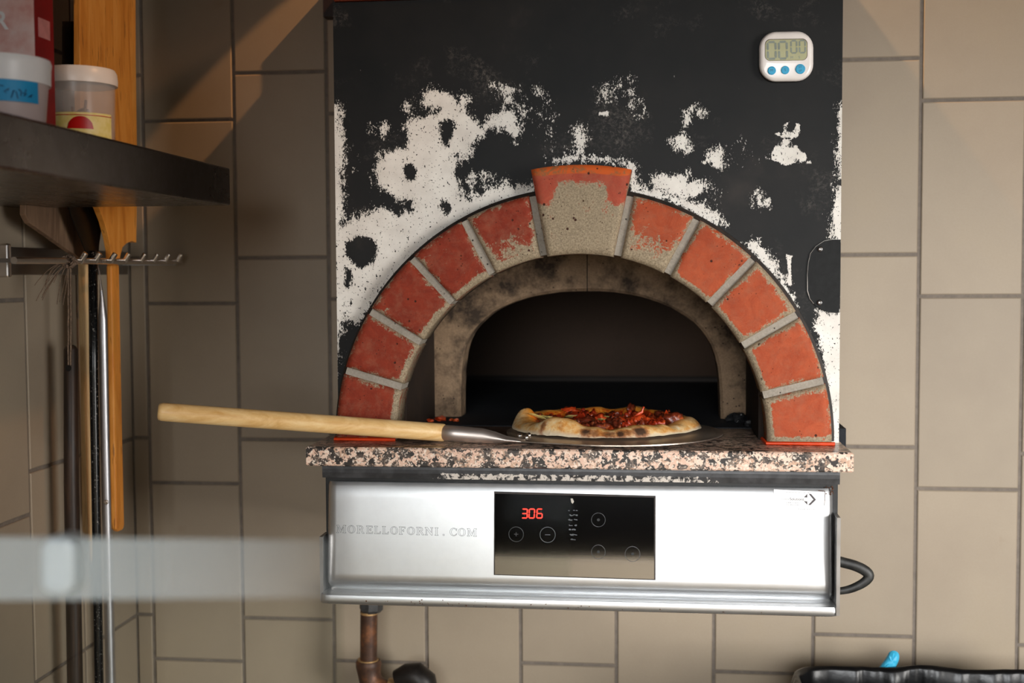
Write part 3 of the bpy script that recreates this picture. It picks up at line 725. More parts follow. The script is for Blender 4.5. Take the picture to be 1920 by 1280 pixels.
# letter cutting on the steel: outlined serif capitals
LET = {
'M': [[(0,0),(3,0),(3,.7),(2,1),(2,8),(5,.6),(5.6,.6),(8.6,8),(8.6,1),(7.6,.7),(7.6,0),(11.6,0),(11.6,.7),(10.6,1),(10.6,9),(11.6,9.3),(11.6,10),(8.6,10),(5.8,3.4),(3,10),(0,10),(0,9.3),(1,9),(1,1),(0,.7)]],
'R': [[(0,0),(4,0),(4,.7),(3,1),(3,4.6),(4.4,4.6),(7,.5),(7.4,0),(9.6,0),(9.6,.7),(8.8,1),(6.2,5),(7.8,6),(8,7.6),(7,9.4),(5,10),(0,10),(0,9.3),(1,9),(1,1),(0,.7)], [(3,5.4),(3,9.2),(4.8,9.2),(5.9,8.4),(5.9,6.4),(4.8,5.4)]],
'E': [[(0,0),(8,0),(8.4,2.6),(7.7,2.6),(6.8,1),(3,1),(3,4.7),(5,4.7),(5.4,3.6),(6,3.6),(6,6.7),(5.4,6.7),(5,5.6),(3,5.6),(3,9.1),(6.4,9.1),(7.2,7.8),(7.9,7.8),(7.7,10),(0,10),(0,9.3),(1,9),(1,1),(0,.7)]],
'F': [[(0,0),(4.4,0),(4.4,.7),(3,1),(3,4.7),(5,4.7),(5.4,3.6),(6,3.6),(6,6.7),(5.4,6.7),(5,5.6),(3,5.6),(3,9.1),(6.4,9.1),(7.2,7.8),(7.9,7.8),(7.7,10),(0,10),(0,9.3),(1,9),(1,1),(0,.7)]],
'L': [[(0,0),(7.6,0),(8.1,3),(7.4,3),(6.3,1),(3,1),(3,9),(4.2,9.3),(4.2,10),(0,10),(0,9.3),(1,9),(1,1),(0,.7)]],
'N': [[(0,0),(3.2,0),(3.2,.7),(2.2,1),(2.2,7.6),(8.2,0),(9.2,0),(9.2,9),(10.2,9.3),(10.2,10),(7,10),(7,9.3),(8,9),(8,3.4),(3,10),(0,10),(0,9.3),(1.1,9),(1.1,1),(0,.7)]],
'I': [[(0,0),(4.2,0),(4.2,.7),(3.1,1),(3.1,9),(4.2,9.3),(4.2,10),(0,10),(0,9.3),(1.1,9),(1.1,1),(0,.7)]],
'.': [[(0,0),(1.8,0),(1.8,1.8),(0,1.8)]]}
def oval(cx, cy, rx, ry, a0=0, a1=360, n=22): return [(cx+rx*math.cos(math.radians(a0+(a1-a0)*i/n)), cy+ry*math.sin(math.radians(a0+(a1-a0)*i/n))) for i in range(n+(a1-a0 < 360))]
LET['O'] = [oval(4.8, 5, 4.8, 5.1), oval(4.8, 5, 2.7, 4.3)]
LET['C'] = [oval(4.9, 5, 4.9, 5.1, 42, 318)+[(8.9,3.2)]+oval(5.2, 5, 3.1, 4.3, 310, 50)[::1]+[(8.6,6.4),(9,9.6)]]
LW = {'M': 11.6, 'R': 9.6, 'E': 8.4, 'F': 8, 'L': 8.1, 'N': 10.2, 'I': 4.2, '.': 1.8, 'O': 9.6, 'C': 9.2}
m_engr = plain('engraved_line', S(112,116,120), .6)
text = 'MORELLOFORNI.COM'; ustart = [631,652,669,687,702,717,732,748.5,763.5,781,797,815.5,830.5,843.5,859,876]
sc = 1.46
for ch, u0 in zip(text, ustart):
    b = MB(); v0 = 998.5+(u0-631)*.0262; kx = sc
    if ch == 'M': kx = sc*1.05
    for poly in LET[ch]:
        pp = [onface(u0+x*kx, v0+x*kx*.026-y*sc, .0003) for x, y in poly]
        m_ = len(pp)
        for i in range(m_):
            a, c = pp[i], pp[(i+1) % m_]
            if (c-a).length > 1e-5: b.tube([a, c], .00022, 4)
    b.build('engraved_letter', m_engr, box)
# --- maker's plate sticker
def facetext(s, u, v, hpx, mat, name, parent, bold=0, h=.0006):
    cu = bpy.data.curves.new(name, 'FONT'); cu.body = s; cu.size = 1; cu.offset = bold
    t_ = bpy.data.objects.new(name+'_t', cu); C.objects.link(t_)
    dg = bpy.context.evaluated_depsgraph_get(); me = bpy.data.meshes.new_from_object(t_.evaluated_get(dg))
    bpy.data.objects.remove(t_)
    k = fpx(hpx)/.72; o_ = onface(u, v, h)
    vv = [o_+fx*(p.co.x*k)+fu*(p.co.y*k-p.co.x*k*.0) for p in me.vertices]
    ff = [tuple(f.vertices) for f in me.polygons]
    if not vv: return
    return obj(name, vv, ff, mat, parent)
stk = [(1450,953),(1544.5,959),(1547,922),(1451,917)]
sticker = facequad(stk, -.0002, .0005).build('sticker', plain('white_label', S(250,250,250), .35, var=.01), box)
m_ink = plain('dark_ink', S(58,48,50), .5); m_ink2 = plain('pale_ink', S(176,174,176), .5)
def inkpoly(pts, nm, mat):
    b = MB(); b.prism([onface(u, v, .0005) for u, v in pts], fn*.0002); return b.build(nm, mat, sticker)
inkpoly([(1507,932),(1513.6,925.5),(1513.6,932.5)], 'emblem', m_ink)
inkpoly([(1507,939),(1513.6,939.5),(1513.6,946)], 'emblem', m_ink)
inkpoly([(1516,925.2),(1520.5,925.4),(1530,936.4),(1519.5,946.5),(1515,946.3),(1525,936.2)], 'emblem', m_ink)
facetext('Solutions', 1480.5, 937.4, 5, m_ink, 'sticker_text', sticker, .012)
facetext('Group', 1504.5, 938.4, 5, m_ink2, 'sticker_text', sticker)
for (u, v, w_) in ((1474, 922.5, 46), (1474.5, 942, 23), (1474.5, 946, 23), (1497, 954, 30), (1466, 935.5, 12)):
    b = MB(); rnd = random.Random(int(u+v)); x = 0
    while x < w_:
        l = rnd.uniform(1, 2.4); b.prism([onface(u+x, v+x*.03+.7, .0005), onface(u+x+l, v+x*.03+.7, .0005), onface(u+x+l, v+x*.03-.7-rnd.random(), .0005), onface(u+x, v+x*.03-.8, .0005)], fn*.0002); x += l+rnd.uniform(.6, 1.6)
    b.build('fine_print', m_ink2, sticker)
m_rust = plain('brown_rust', S(92,52,26), .8, var=.5, vs=200)
b = MB()
for a, c in (((1534,919.5),(1546,920)), ((1546,920),(1547,924)), ((1547,924),(1546,948))): b.tube([onface(*a, .0005), onface(*c, .0005)], .0005, 5)
b.build('grime_line', m_rust, sticker)
# rusty corner chips, small speckles on the lip
b = MB(); rnd = random.Random(11)
for k in range(34):
    u = 1563-abs(rnd.gauss(0, 3))-(rnd.random() < .35)*rnd.uniform(0, 16); v = 912+abs(rnd.gauss(0, 4)) if u < 1556 else 912+rnd.uniform(0, 16)
    p = onface(u, v, -.0003+(.004 if 0 else 0)); p.y = p.y+(.003 if u > 1558 else .0012); b.blob(p, (.0014*rnd.uniform(.4, 1), .0008, .001*rnd.uniform(.4, 1)), 1, .4, 1, k)
b.build('rust', m_rust, box)
for k in range(34):
    u = rnd.choice([rnd.uniform(770, 900), rnd.uniform(770, 1120), rnd.uniform(600, 1500)]); v = 1127+(u-780)*.034+rnd.uniform(-4, 6)
    p = P(u, v, 1.755); MB().blob(p, (.0014*rnd.uniform(.3, 1), .0009, .0010*rnd.uniform(.4, 1)), 1, .4, 1, k).build('rust_spot', m_rust, box)

# ------------------------------------------------------------------ kitchen timer
tm = P(1474, 106, 1.845); yk = YF
timer = thing('kitchen_timer', (tm.x, yk, tm.z), 'white square kitchen timer with three blue buttons stuck on the oven front', 'timer')
def tp(u, v, y):
    r = ray(u, v); return EYE+r*((y-EYE.y)/r.y)
ca = math.radians(1.0)
def rr3(cu, cv, wpx, hpx, rpx, y, n=8):
    out = []
    for x, z in rrect(wpx, hpx, rpx, n):
        out.append(tp(cu+x*math.cos(ca)-z*math.sin(ca)*-1*0, cv-z-x*.035*-1*0-x*math.sin(ca), y))
    return out
lay = [(100, 92, 31, yk), (102, 94, 32, yk-.004), (102, 94, 32, yk-.009), (99, 91, 30, yk-.0125), (93, 86, 27, yk-.0145), (84, 78, 22, yk-.0152)]
vs = []
for w_, h_, r_, y in lay: vs += rr3(1474, 106, w_, h_, r_, y)
L = len(vs)//len(lay)
fs = [(a*L+k, a*L+(k+1) % L, (a+1)*L+(k+1) % L, (a+1)*L+k) for a in range(len(lay)-1) for k in range(L)]+[tuple(range(L)), tuple((len(lay)-1)*L+k for k in range(L-1, -1, -1))]
tb = obj('casing', vs, fs, plain('white_plastic', S(236,228,222), .3, var=.02, coat=.3), timer, smooth=True)
ys = yk-.0152
MB().prism(rr3(1474, 93.5, 80, 41, 10, ys+.001), (0, -.0012, 0)).build('screen_rim', plain('rimbrown', S(84,66,44), .4), timer)
lcd = MB().prism(rr3(1474, 93.7, 78, 39, 9.5, ys), (0, -.0006, 0)).build('lcd_screen', plain('lcd_green', S(168,166,122), .25, var=.03), timer)
m_lcd = plain('lcd_segment', S(126,134,120), .4)
tx = Vector((1, 0, .017)).normalized(); tz = Vector((-.03, 0, 1)).normalized(); nn_ = Vector((0, -1, 0))
kp = 1.835/FOC
for u, v, w_, h_, t_ in ((1440, 110.5, 14, 30, 4), (1461, 110, 14, 30, 4), (1483.5, 99.5, 10, 22, 3), (1499.5, 99, 10, 22, 3)):
    b = MB(); seg7(b, '0', tp(u, v, ys-.0007), tx, tz, nn_, w_*kp, h_*kp, t_*kp); b.build('digit', m_lcd, lcd)
for s, u, v in (('M', 1482, 110.3), ('S', 1497, 109.8)):
    cu = bpy.data.curves.new('t', 'FONT'); cu.body = s; t_ = bpy.data.objects.new('t', cu); C.objects.link(t_)
    me = bpy.data.meshes.new_from_object(t_.evaluated_get(bpy.context.evaluated_depsgraph_get())); bpy.data.objects.remove(t_)
    o_ = tp(u, v, ys-.0009); k = 5*kp/.72
    obj('unit_mark', [o_+tx*p.co.x*k+tz*p.co.y*k for p in me.vertices], [tuple(f.vertices) for f in me.polygons], m_lcd, lcd)
m_blue = plain('blue_rubber', S(30,160,205), .4, var=.06)
for u, v, r_, s in ((1447, 132.5, 7.5, 'M'), (1472, 131.5, 7.5, 'S'), (1500.5, 129.5, 8.8, 'ST')):
    c = tp(u, v, ys); b = MB(); b.lathe([(r_*kp*1.12, -.001), (r_*kp*1.12, .0002), (r_*kp, .0004)], c, 28, 'y')
    b = MB(); b.lathe([(r_*kp, -.001), (r_*kp, .0012), (r_*kp*.85, .0018)], c, 28, 'y'); bt = b.build('button', m_blue, timer, smooth=False)
    for q, (line, dv, sz) in enumerate(((s, -.5, 4.6),) if s != 'ST' else (('ST', -2.0, 4.2), ('SP', 5.2, 4.2))):
        cu = bpy.data.curves.new('t', 'FONT'); cu.body = line; cu.align_x = 'CENTER'; t_ = bpy.data.objects.new('t', cu); C.objects.link(t_)
        me = bpy.data.meshes.new_from_object(t_.evaluated_get(bpy.context.evaluated_depsgraph_get())); bpy.data.objects.remove(t_)
        o_ = tp(u, v+dv+(2 if s != 'ST' else 0), ys-.0019); k = sz*kp/.72
        obj('button_mark', [o_+tx*p.co.x*k+tz*p.co.y*k for p in me.vertices], [tuple(f.vertices) for f in me.polygons], plain('btn_ink', S(16,86,112), .5) if q == 0 or s != 'ST' else plain('btn_ink2', S(20,96,124), .5), bt)

# ------------------------------------------------------------------ peel with the pizza
ZB = ZS+.005
peel = thing('pizza_peel', P(1150, 800, 1.9).xy.to_3d()+Vector((0, 0, ZB)), 'round metal pizza peel with pale wooden handle lying on the granite ledge', 'pizza peel')
bc = Vector((P(1150, 800, 1.9).x+.001, -2.3+1.912, ZB))
brx, bry = .168, .160
vs = []; n = 72; neck = P(968, 826, 1.795)
def bl(a, k=1):
    p = Vector((math.cos(a)*brx*k, math.sin(a)*bry*k, 0))
    return bc+p
outl = []
for i in range(n):
    a = 2*PI*i/n; p = bl(a)
    outl.append(p)
neck_dir = (Vector((neck.x, neck.y, 0))-Vector((bc.x, bc.y, 0))).normalized(); na = math.atan2(neck_dir.y, neck_dir.x)
for i in range(n):
    a = 2*PI*i/n; dlt = (a-na+PI) % (2*PI)-PI
    ext = max(0, 1-abs(dlt)/.45); outl[i] = outl[i]+neck_dir*(.028*ext**1.4)
inner = [bc+(p-bc)*.93+Vector((0, 0, .0)) for p in outl]
vs = [p+Vector((0, 0, -.0004)) for p in outl]+[p+Vector((0, 0, .0014)) for p in outl]+[p+Vector((0, 0, .0006)) for p in inner]
fs = [tuple(range(n-1, -1, -1))]+[(i, (i+1) % n, n+(i+1) % n, n+i) for i in range(n)]+[(n+i, n+(i+1) % n, 2*n+(i+1) % n, 2*n+i) for i in range(n)]+[tuple(2*n+i for i in range(n))]
m_blade = steel_mat('peel_blade', (.6,.52,.44,1), .3, .5, (30,30,30))
obj('blade', vs, fs, m_blade, peel)
hl, hr = P(304, 772, 1.66), P(834, 811, 1.80)
m_handle = wood_mat('pale_beech', S(206,158,92), S(228,188,128), S(238,208,154), (1.2, 6, 6), 9, .38)
b = MB(); dirh = (hr-hl).normalized(); r_ = .0132
b.tube([hl-dirh*.006, hl-dirh*.0045, hl, hl+dirh*.02, hl+(hr-hl)*.5, hr-dirh*.004, hr-dirh*.001, hr], [.0085, .0115, .0130, r_, .0134, .0134, .0128, .0108], 28)
b.build('handle', m_handle, peel, smooth=True)
s0, s1, s2, s3 = hr-dirh*.01, P(905, 817, 1.797), P(950, 823, 1.797), P(985, 826.5, 1.80)
b = MB(); b.tube([s0, s0+(s1-s0)*.4, s1, s1+(s2-s1)*.5, s2, s3], [.0118, .0118, (.0112, .0115), (.0088, .013), (.0042, .014), (.0012, .014)], 24)
b.build('socket', steel_mat('socket_steel', (.78,.70,.64,1), .4, .55, (6,60,60)), peel, smooth=True)
for u, v in ((974, 815.5), (987, 818.5), (992, 814.5)):
    p = PZ(u, v+3, ZB); b = MB(); b.lathe([(.0046, 0), (.0048, .0016), (.004, .0036), (.0022, .005), (.0005, .0054)], p+Vector((0, 0, .0003)), 16)
    b.build('rivet', m_chrome, peel, smooth=True)
# pizza
pc = Vector((P(1132, 800, 1.95).x, -2.3+1.95, ZB+.0015))
pizza = thing('pizza', pc, 'baked pizza with charred crust and red meat topping on the metal peel', 'pizza')
PRX, PRY = .1505, .140
def prad(a):
    return 1+.02*math.sin(3*a+.6)+.015*math.sin(5*a+2)+.02*noise.noise(Vector((math.cos(a)*2, math.sin(a)*2, 4)))
BUMPS = [(-2.07, .26, .013), (-1.0, .22, .002), (-2.55, .18, -.001), (PI-.02, .16, .014), (-1.45, .5, -.002), (-.55, .3, -.003), (-.05, .28, .004), (1.9, .35, .006), (1.1, .3, .006), (2.6, .3, .002), (.5, .2, .001), (-2.2, .2, .002)]
def rimh(a):
    h = .0175
    for c, w_, k in BUMPS:
        d_ = (a-c+PI) % (2*PI)-PI; h += k*math.exp(-(d_/w_)**2)
    return h+.004*noise.noise(Vector((math.cos(a)*5, math.sin(a)*5, 9)))
def ph(s, a, x, y):
    rh = rimh(a)
    inner_ = .0065+.0022*noise.noise(Vector((x*45, y*45, 1)))+.0012*noise.noise(Vector((x*140, y*140, 3)))
    k = (s-.70)/.30
    if k <= 0: return inner_
    prof_ = math.sin(min(1, k*1.08)*PI)**.75 if k < .5 else max(0, 1-((k-.5)/.5)**2.6)
    hh = inner_*(1-k*.6)+(rh-inner_)*prof_
    return max(.0005, hh+.0012*noise.noise(Vector((x*90, y*90, 7)))*min(1, k*3))
na_, nr_ = 200, 46; vs = []; A = []; RADIUS = []; CH = []
for i in range(nr_+1):
    s = (i/nr_)
    s = s if s < .6 else .6+(s-.6)
    for j in range(na_):
        a = 2*PI*j/na_; r_ = prad(a)*s
        x, y = PRX*r_*math.cos(a), PRY*r_*math.sin(a)
        vs.append(pc+Vector((x, y, ph(s, a, x, y)))); RADIUS.append(s)
        # char stains: front rim (a about -pi/2) strongest
        ch = 0
        for ca_, w_, st_ in ((-1.37, .05, 1.1), (-1.72, .07, .95), (-1.62, .05, .75), (-1.15, .09, 1.2), (-1.48, .10, .8), (-2.22, .05, .7), (-2.0, .03, .35), (-1.3, .06, .8), (1.85, .12, .8), (-.9, .02, .2)):
            d_ = (a-ca_+PI) % (2*PI)-PI; ch = max(ch, st_*math.exp(-(d_/w_)**2)*math.exp(-((s-.955)/.05)**2))
        CH.append(ch)
fs = [(i*na_+j, i*na_+(j+1) % na_, (i+1)*na_+(j+1) % na_, (i+1)*na_+j) for i in range(1, nr_) for j in range(na_)]
fs += [(0, na_+(j+1) % na_, na_+j)[::-1] for j in range(na_)]
fs.append(tuple(nr_*na_+j for j in range(na_-1, -1, -1)))
t = NT('pizza_base'); rr_ = t.attr('rad'); n1 = t.noise(38, 5, .7); n2 = t.noise(130, 5, .7)
dough = t.ramp(t.math('ADD', t.math('MULTIPLY', n1, .7), t.math('MULTIPLY', n2, .3)), [(.34, S(246,228,194)), (.46, S(244,204,142)), (.56, S(230,164,84)), (.68, S(190,106,42))])
ins = t.ramp(t.math('ADD', t.math('MULTIPLY', n1, .5), t.math('MULTIPLY', n2, .5)), [(.36, S(150,34,12)), (.46, S(200,70,20)), (.54, S(228,140,44)), (.66, S(240,196,96))])
rv = t.math('ADD', rr_, t.math('MULTIPLY', t.math('SUBTRACT', n1, .5), .22))
c = t.mix(t.step(rv, .74, .80), ins, S(226,146,52)); c = t.mix(t.step(rv, .80, .90), c, dough)
c = t.mix(t.step(rr_, .975, .995), c, S(232,214,184))
cv = t.math('ADD', t.attr('char'), t.math('MULTIPLY', t.math('SUBTRACT', n2, .5), .95))
c = t.mix(t.math('MULTIPLY', t.step(cv, .15, .5), .75), c, S(168,88,36)); c = t.mix(t.math('MULTIPLY', t.step(cv, .42, .85), .9), c, S(38,26,20))
t.set(col=c, rough=t.math('MULTIPLY_ADD', t.step(rr_, .78, .86), .42, .22), spec=.5, sss=0).bump(n2, .5, .002)
obj('crust', vs, fs, t.m, pizza, smooth=True, attrs={'rad': RADIUS, 'char': CH})
def meat(nm, a, b_, r0):
    t = NT(nm); n = t.noise(110, 5, .7); t.set(col=t.ramp(n, [(.3, a), (.55, b_), (.72, S(226,120,60))]), rough=r0, spec=.6, coat=.4).bump(n, .6, .002); return t.m
m_meat = [meat('cured_meat_red', S(104,24,12), S(170,50,22), .22), meat('cured_meat_brown', S(66,20,12), S(118,46,24), .28), meat('tomato_red', S(150,30,14), S(214,78,32), .25)]
m_onion = plain('pale_courgette', S(232,214,130), .3, var=.15, vs=120)
rnd = random.Random(21); cnt = 0
def surf(x, y):
    a = math.atan2(y/PRY, x/PRX); s = math.hypot(x/PRX, y/PRY)/prad(a); return ph(min(s, .99), a, x, y), s
spots = []
while cnt < 84:
    x, y = rnd.uniform(-.118, .118), rnd.uniform(-.10, .10)
    h, s = surf(x, y)
    if s > .76 or (x < -.07 and rnd.random() < .5): continue
    if any(math.hypot(x-a_, y-b_) < .0075 for a_, b_ in spots): continue
    spots.append((x, y)); cnt += 1
    b = MB(); k = rnd.random(); sz = rnd.uniform(.006, .012); hh = rnd.uniform(.0045, .0090)*(1.25 if x > -.04 else .9)
    rot = Matrix.Rotation(rnd.uniform(0, PI), 3, 'Z') @ Matrix.Rotation(rnd.uniform(-.5, .5), 3, 'X')
    b.blob(pc+Vector((x, y, h+hh*.4)), (sz*rnd.uniform(1, 1.5), sz*rnd.uniform(.6, .9), hh), 3, .34, 1.3, cnt, rot)
    if k < .35: b.blob(pc+Vector((x+sz*.5, y+.003, h+hh*.9)), (sz*.6, sz*.4, hh*.9), 2, .4, 1.4, cnt+50, rot)
    b.build('topping', rnd.choice(m_meat), pizza, smooth=True)
# curled slice with a thin raised tip
p0 = pc+Vector((P(1203, 790, 1.93).x-pc.x, -.02, .012)); b = MB()
b.blob(p0+Vector((-.006, 0, .002)), (.020, .012, .0085), 3, .3, 1.2, 77); b.blob(p0+Vector((.012, -.006, .0)), (.014, .012, .008), 3, .3, 1.2, 78)
b.tube([p0+Vector((-.014, 0, .006)), p0+Vector((-.006, 0, .0125)), p0+Vector((.001, 0, .0165)), p0+Vector((.002, 0, .021)), p0+Vector((.0035, 0, .0245))], [.002, .0028, .0026, .0013, .0018], 8)
b.build('topping', m_meat[2], pizza, smooth=True)
for x, y, r_ in ((-.105, -.012, .3), (-.088, .01, .2), (.012, .02, .1), (.02, -.006, 0), (.006, -.022, .2), (.052, -.012, -.2), (.066, .004, .1), (-.03, -.045, .1), (.03, .05, .3), (-.05, .03, 0)):
    h, s = surf(x, y); b = MB(); b.blob(pc+Vector((x, y, h+.0075)), (.015, .008, .0018), 3, .15, 1.5, int(x*999), Matrix.Rotation(r_, 3, 'Y') @ Matrix.Rotation(-.35, 3, 'X'))
    b.build('courgette_slice', m_onion, pizza, smooth=True)
# crumbs at the mouth of the oven
for nm, u, v, sz, mt, lb in (('food_crumb', 808, 790, .0042, m_meat[2], 'small red food crumb nearest the left jamb of the oven mouth'), ('food_crumb', 826, 788, .0066, m_meat[2], 'largest red food crumb left of the oven opening'), ('food_crumb', 846, 788, .003, m_orange, 'tiny orange food crumb right beside the larger red crumb'), ('food_crumb', 855, 789, .0042, m_orange, 'orange food crumb closest to the oven opening')):
    p = PZ(u, v, ZS+.002); b = MB(); b.blob(p+Vector((0, 0, sz*.45)), (sz*1.3, sz, sz*.7), 2, .4, 1.4, u)
    tag(b.build(nm, mt, smooth=True), lb, 'crumb', 'food crumbs at the oven mouth')
m_ash = plain('black_char', S(34,34,36), .45, var=.5, vs=120)
for u, v, sz, lb in ((1388, 790, .021, 'larger black charred lump at the right foot of the inner arch'), (1415, 799, .014, 'smaller black charred lump between the big lump and the right brick')):
    p = PZ(u, v, ZS+.002); b = MB()
    for k in range(5): b.blob(p+Vector((random.uniform(-1, 1)*sz*.6, random.uniform(0, 1)*sz*.3, sz*.25)), (sz*.6, sz*.5, sz*random.uniform(.3, .55)), 2, .5, 1.6, k+u)
    tag(b.build('charred_lump', m_ash, smooth=True), lb, 'charred lump', 'charred lumps on the hearth')

# ------------------------------------------------------------------ canopy above
m_can = plain('dark_red_metal', S(120,48,24), .4, .4, var=.2, vs=20)
b = MB(); b.box(xa+.002, xb-.006, -.455, -.01, zt+.001, zt+.215)
cn = b.build('oven_hood', m_can, bevel=.002); tag(cn, 'dark red metal hood standing on top of the oven at the upper edge', 'hood')
p = P(590, 12, 2.2); b = MB(); b.box(p.x-.002, p.x+.022, -.035, -.005, P(600, 17, 2.2).z, P(600, 17, 2.2).z+.055)
b.build('duct_strip', plain('dark_brown_metal', S(40,18,12), .5), cn)

# ------------------------------------------------------------------ shelf with tubs
XS = P(432, 350, 1.868).x
zsb, zst = P(432, 385, 1.868).z, P(432, 315, 1.868).z
b = MB(); y0s, y1s = -1.9, -2.3+1.868
b.add([(XS, y0s, zsb), (XS, y0s, zst), (XS-.012, y0s, zst), (XL+.004, y0s, zst), (XL+.004, y0s, zsb+.0),
       (XS, y1s, zsb), (XS, y1s, zst), (XS-.012, y1s, zst), (XL+.004, y1s, zst), (XL+.004, y1s, zsb+.0)],
      [(0,1,6,5), (1,2,7,6), (2,3,8,7), (3,4,9,8), (4,0,5,9), (4,3,2,1,0), (5,6,7,8,9)])
sh = b.build('steel_shelf', m_shelf, bevel=.003); tag(sh, 'brushed steel wall shelf running along the left tiled wall', 'shelf')
# far tub: clear plastic pot with yellow label and red tomato emblem
def tub(name, label, c, r0, r1, h, parts, group=None):
    th = thing(name, c, label, 'tub', group); return th
c2 = Vector((P(150, 200, 1.56).x, -2.3+1.56, zst)); r2 = .0455; h2 = P(150, 150, 1.56).z-zst
tb2 = thing('plastic_tub', c2, 'clear plastic tub with yellow label and red half disc on the steel shelf', 'tub')
tcl = NT('milky_clear_plastic'); tcl.set(col=S(226,214,204), rough=.25, alpha=.26); m_clr = tcl.m
b = MB(); n = 48
prof_ = [(r2*.93, 0), (r2*.95, .004), (r2*.985, h2*.8), (r2*.985, h2), (r2*.955, h2), (r2*.92, .006)]
vs = []
for r_, z in prof_:
    for k in range(n):
        a = 2*PI*k/n; vs.append(c2+Vector((r_*math.cos(a), r_*math.sin(a), z+.001)))
fs = [(i*n+k, i*n+(k+1) % n, (i+1)*n+(k+1) % n, (i+1)*n+k) for i in range(5) for k in range(n)]+[tuple(range(n-1, -1, -1)), tuple(5*n+k for k in range(n))]
obj('pot', vs, fs, m_clr, tb2, smooth=True)
m_lid = plain('milky_lid', S(235,222,210), .35, var=.02, sss=.0)
b = MB(); b.lathe([(r2*.97, h2-.008), (r2*1.06, h2-.008), (r2*1.07, h2-.002), (r2*1.05, h2+.008), (r2*1.0, h2+.0125), (r2*.6, h2+.013), (.002, h2+.013)], c2, 48)
b.build('lid', m_lid, tb2, smooth=True)
t = NT('yellow_label'); a_ = t.noise(90, 3, .5)
t.set(col=t.ramp(a_, [(.4, S(230,210,120)), (.6, S(240,222,150))]), rough=.4); m_lab = t.m
def band(b, c, r, a0, a1, z0, z1, n=40, th=.0004):
    vs = []
    for i in range(n+1):
        a = a0+(a1-a0)*i/n
        for rr__, z in ((r, z0), (r+th, z0), (r+th, z1), (r, z1)): vs.append(c+Vector((rr__*math.cos(a), rr__*math.sin(a), z)))
    b.add(vs, [(i*4+k, i*4+(k+1) % 4, (i+1)*4+(k+1) % 4, (i+1)*4+k) for i in range(n) for k in range(4)]+[(3,2,1,0), tuple(n*4+k for k in range(4))]); return b
zl1 = P(150, 209, 1.515).z-zst
lab = band(MB(), c2, r2*.99, -PI*.98, -.12, .002, zl1).build('label', m_lab, tb2)
band(MB(), c2, r2*.99+.0005, -PI*.98, -.12, zl1-.004, zl1-.003).build('label_stripe', plain('label_red', S(190,40,20), .4), lab)
vs = []; ac = -1.12; rr__ = .016; n = 24
ctr = c2+Vector((math.cos(ac), math.sin(ac), 0))*(r2*.99+.0007)
vs = []; fs = []; m_ = 20
for i in range(m_+1):
    dx = -rr__+2*rr__*i/m_; top = math.sqrt(max(0, rr__*rr__-dx*dx)); aa = ac+dx/(r2*.99)
    for z in (0, top): vs.append(c2+Vector((math.cos(aa), math.sin(aa), 0))*(r2*.99+.0009)+Vector((0, 0, zl1-.005-rr__+z)))
fs = [(2*i, 2*i+2, 2*i+3, 2*i+1) for i in range(m_)]
obj('label_emblem', vs, fs, plain('tomato_print', S(190,14,8), .35), lab)
b = MB()
for k in range(6): b.blob(c2+Vector((random.uniform(-.6, .6)*r2, random.uniform(-.6, .6)*r2, zl1*.8+random.uniform(0, .012))), (.012, .01, .009), 2, .4, 1.3, k)
b.tube([c2+Vector((.012, -.02, .02)), c2+Vector((.018, -.02, zl1+.018))], .0018, 6); b.tube([c2+Vector((.0, -.02, .02)), c2+Vector((-.001, -.02, zl1+.01))], .0016, 6)
b.lathe([(r2*.8, .002), (r2*.8, zl1*.8)], c2, 32)
b.build('preserved_food', plain('dark_red_food', S(84,22,16), .4, var=.4), tb2, smooth=True)
# near tub: white with a blue tape
c1 = Vector((P(2, 200, 1.335).x, -2.3+1.335, zst)); r1 = .0525; h1 = P(5, 140, 1.335).z-zst
tb1 = thing('plastic_tub', c1, 'milky white plastic tub with bright blue tape on the steel shelf', 'tub')
b = MB(); b.lathe([(r1*.86, .001), (r1*.9, .004), (r1*.985, h1*.9), (r1*.985, h1)], c1, 56); b.build('pot', plain('milky_plastic', S(190,170,165), .4, var=.05, vs=20), tb1, smooth=True)
b = MB(); b.lathe([(r1*.98, h1-.012), (r1*1.03, h1-.012), (r1*1.04, h1+.006), (r1*1.06, h1+.012), (r1*1.03, h1+.0165), (.002, h1+.017)], c1, 56); b.build('lid', plain('white_lid', S(232,228,226), .35, var=.02), tb1, smooth=True)
z0_, z1_ = P(5, 187, 1.285).z-zst, P(5, 146, 1.285).z-zst
tp_ = band(MB(), c1, r1*.985, -PI, -.22, z0_, z1_).build('tape', plain('blue_tape', S(20,140,190), .5, var=.05), tb1)
b = MB(); rnd = random.Random(4)
for k in range(12):
    a = -1.9+k*.13; z = (z0_+z1_)/2+rnd.uniform(-.006, .006)
    pts = []
    for q in range(4):
        aa = a+rnd.uniform(-.05, .05)+q*.03; pts.append(c1+Vector((math.cos(aa), math.sin(aa), 0))*(r1*.985+.0007)+Vector((0, 0, z+rnd.uniform(-.005, .005))))
    b.tube(pts, .0006, 5)
b.build('handwriting', plain('navy_ink', S(12,60,100), .5), tp_)
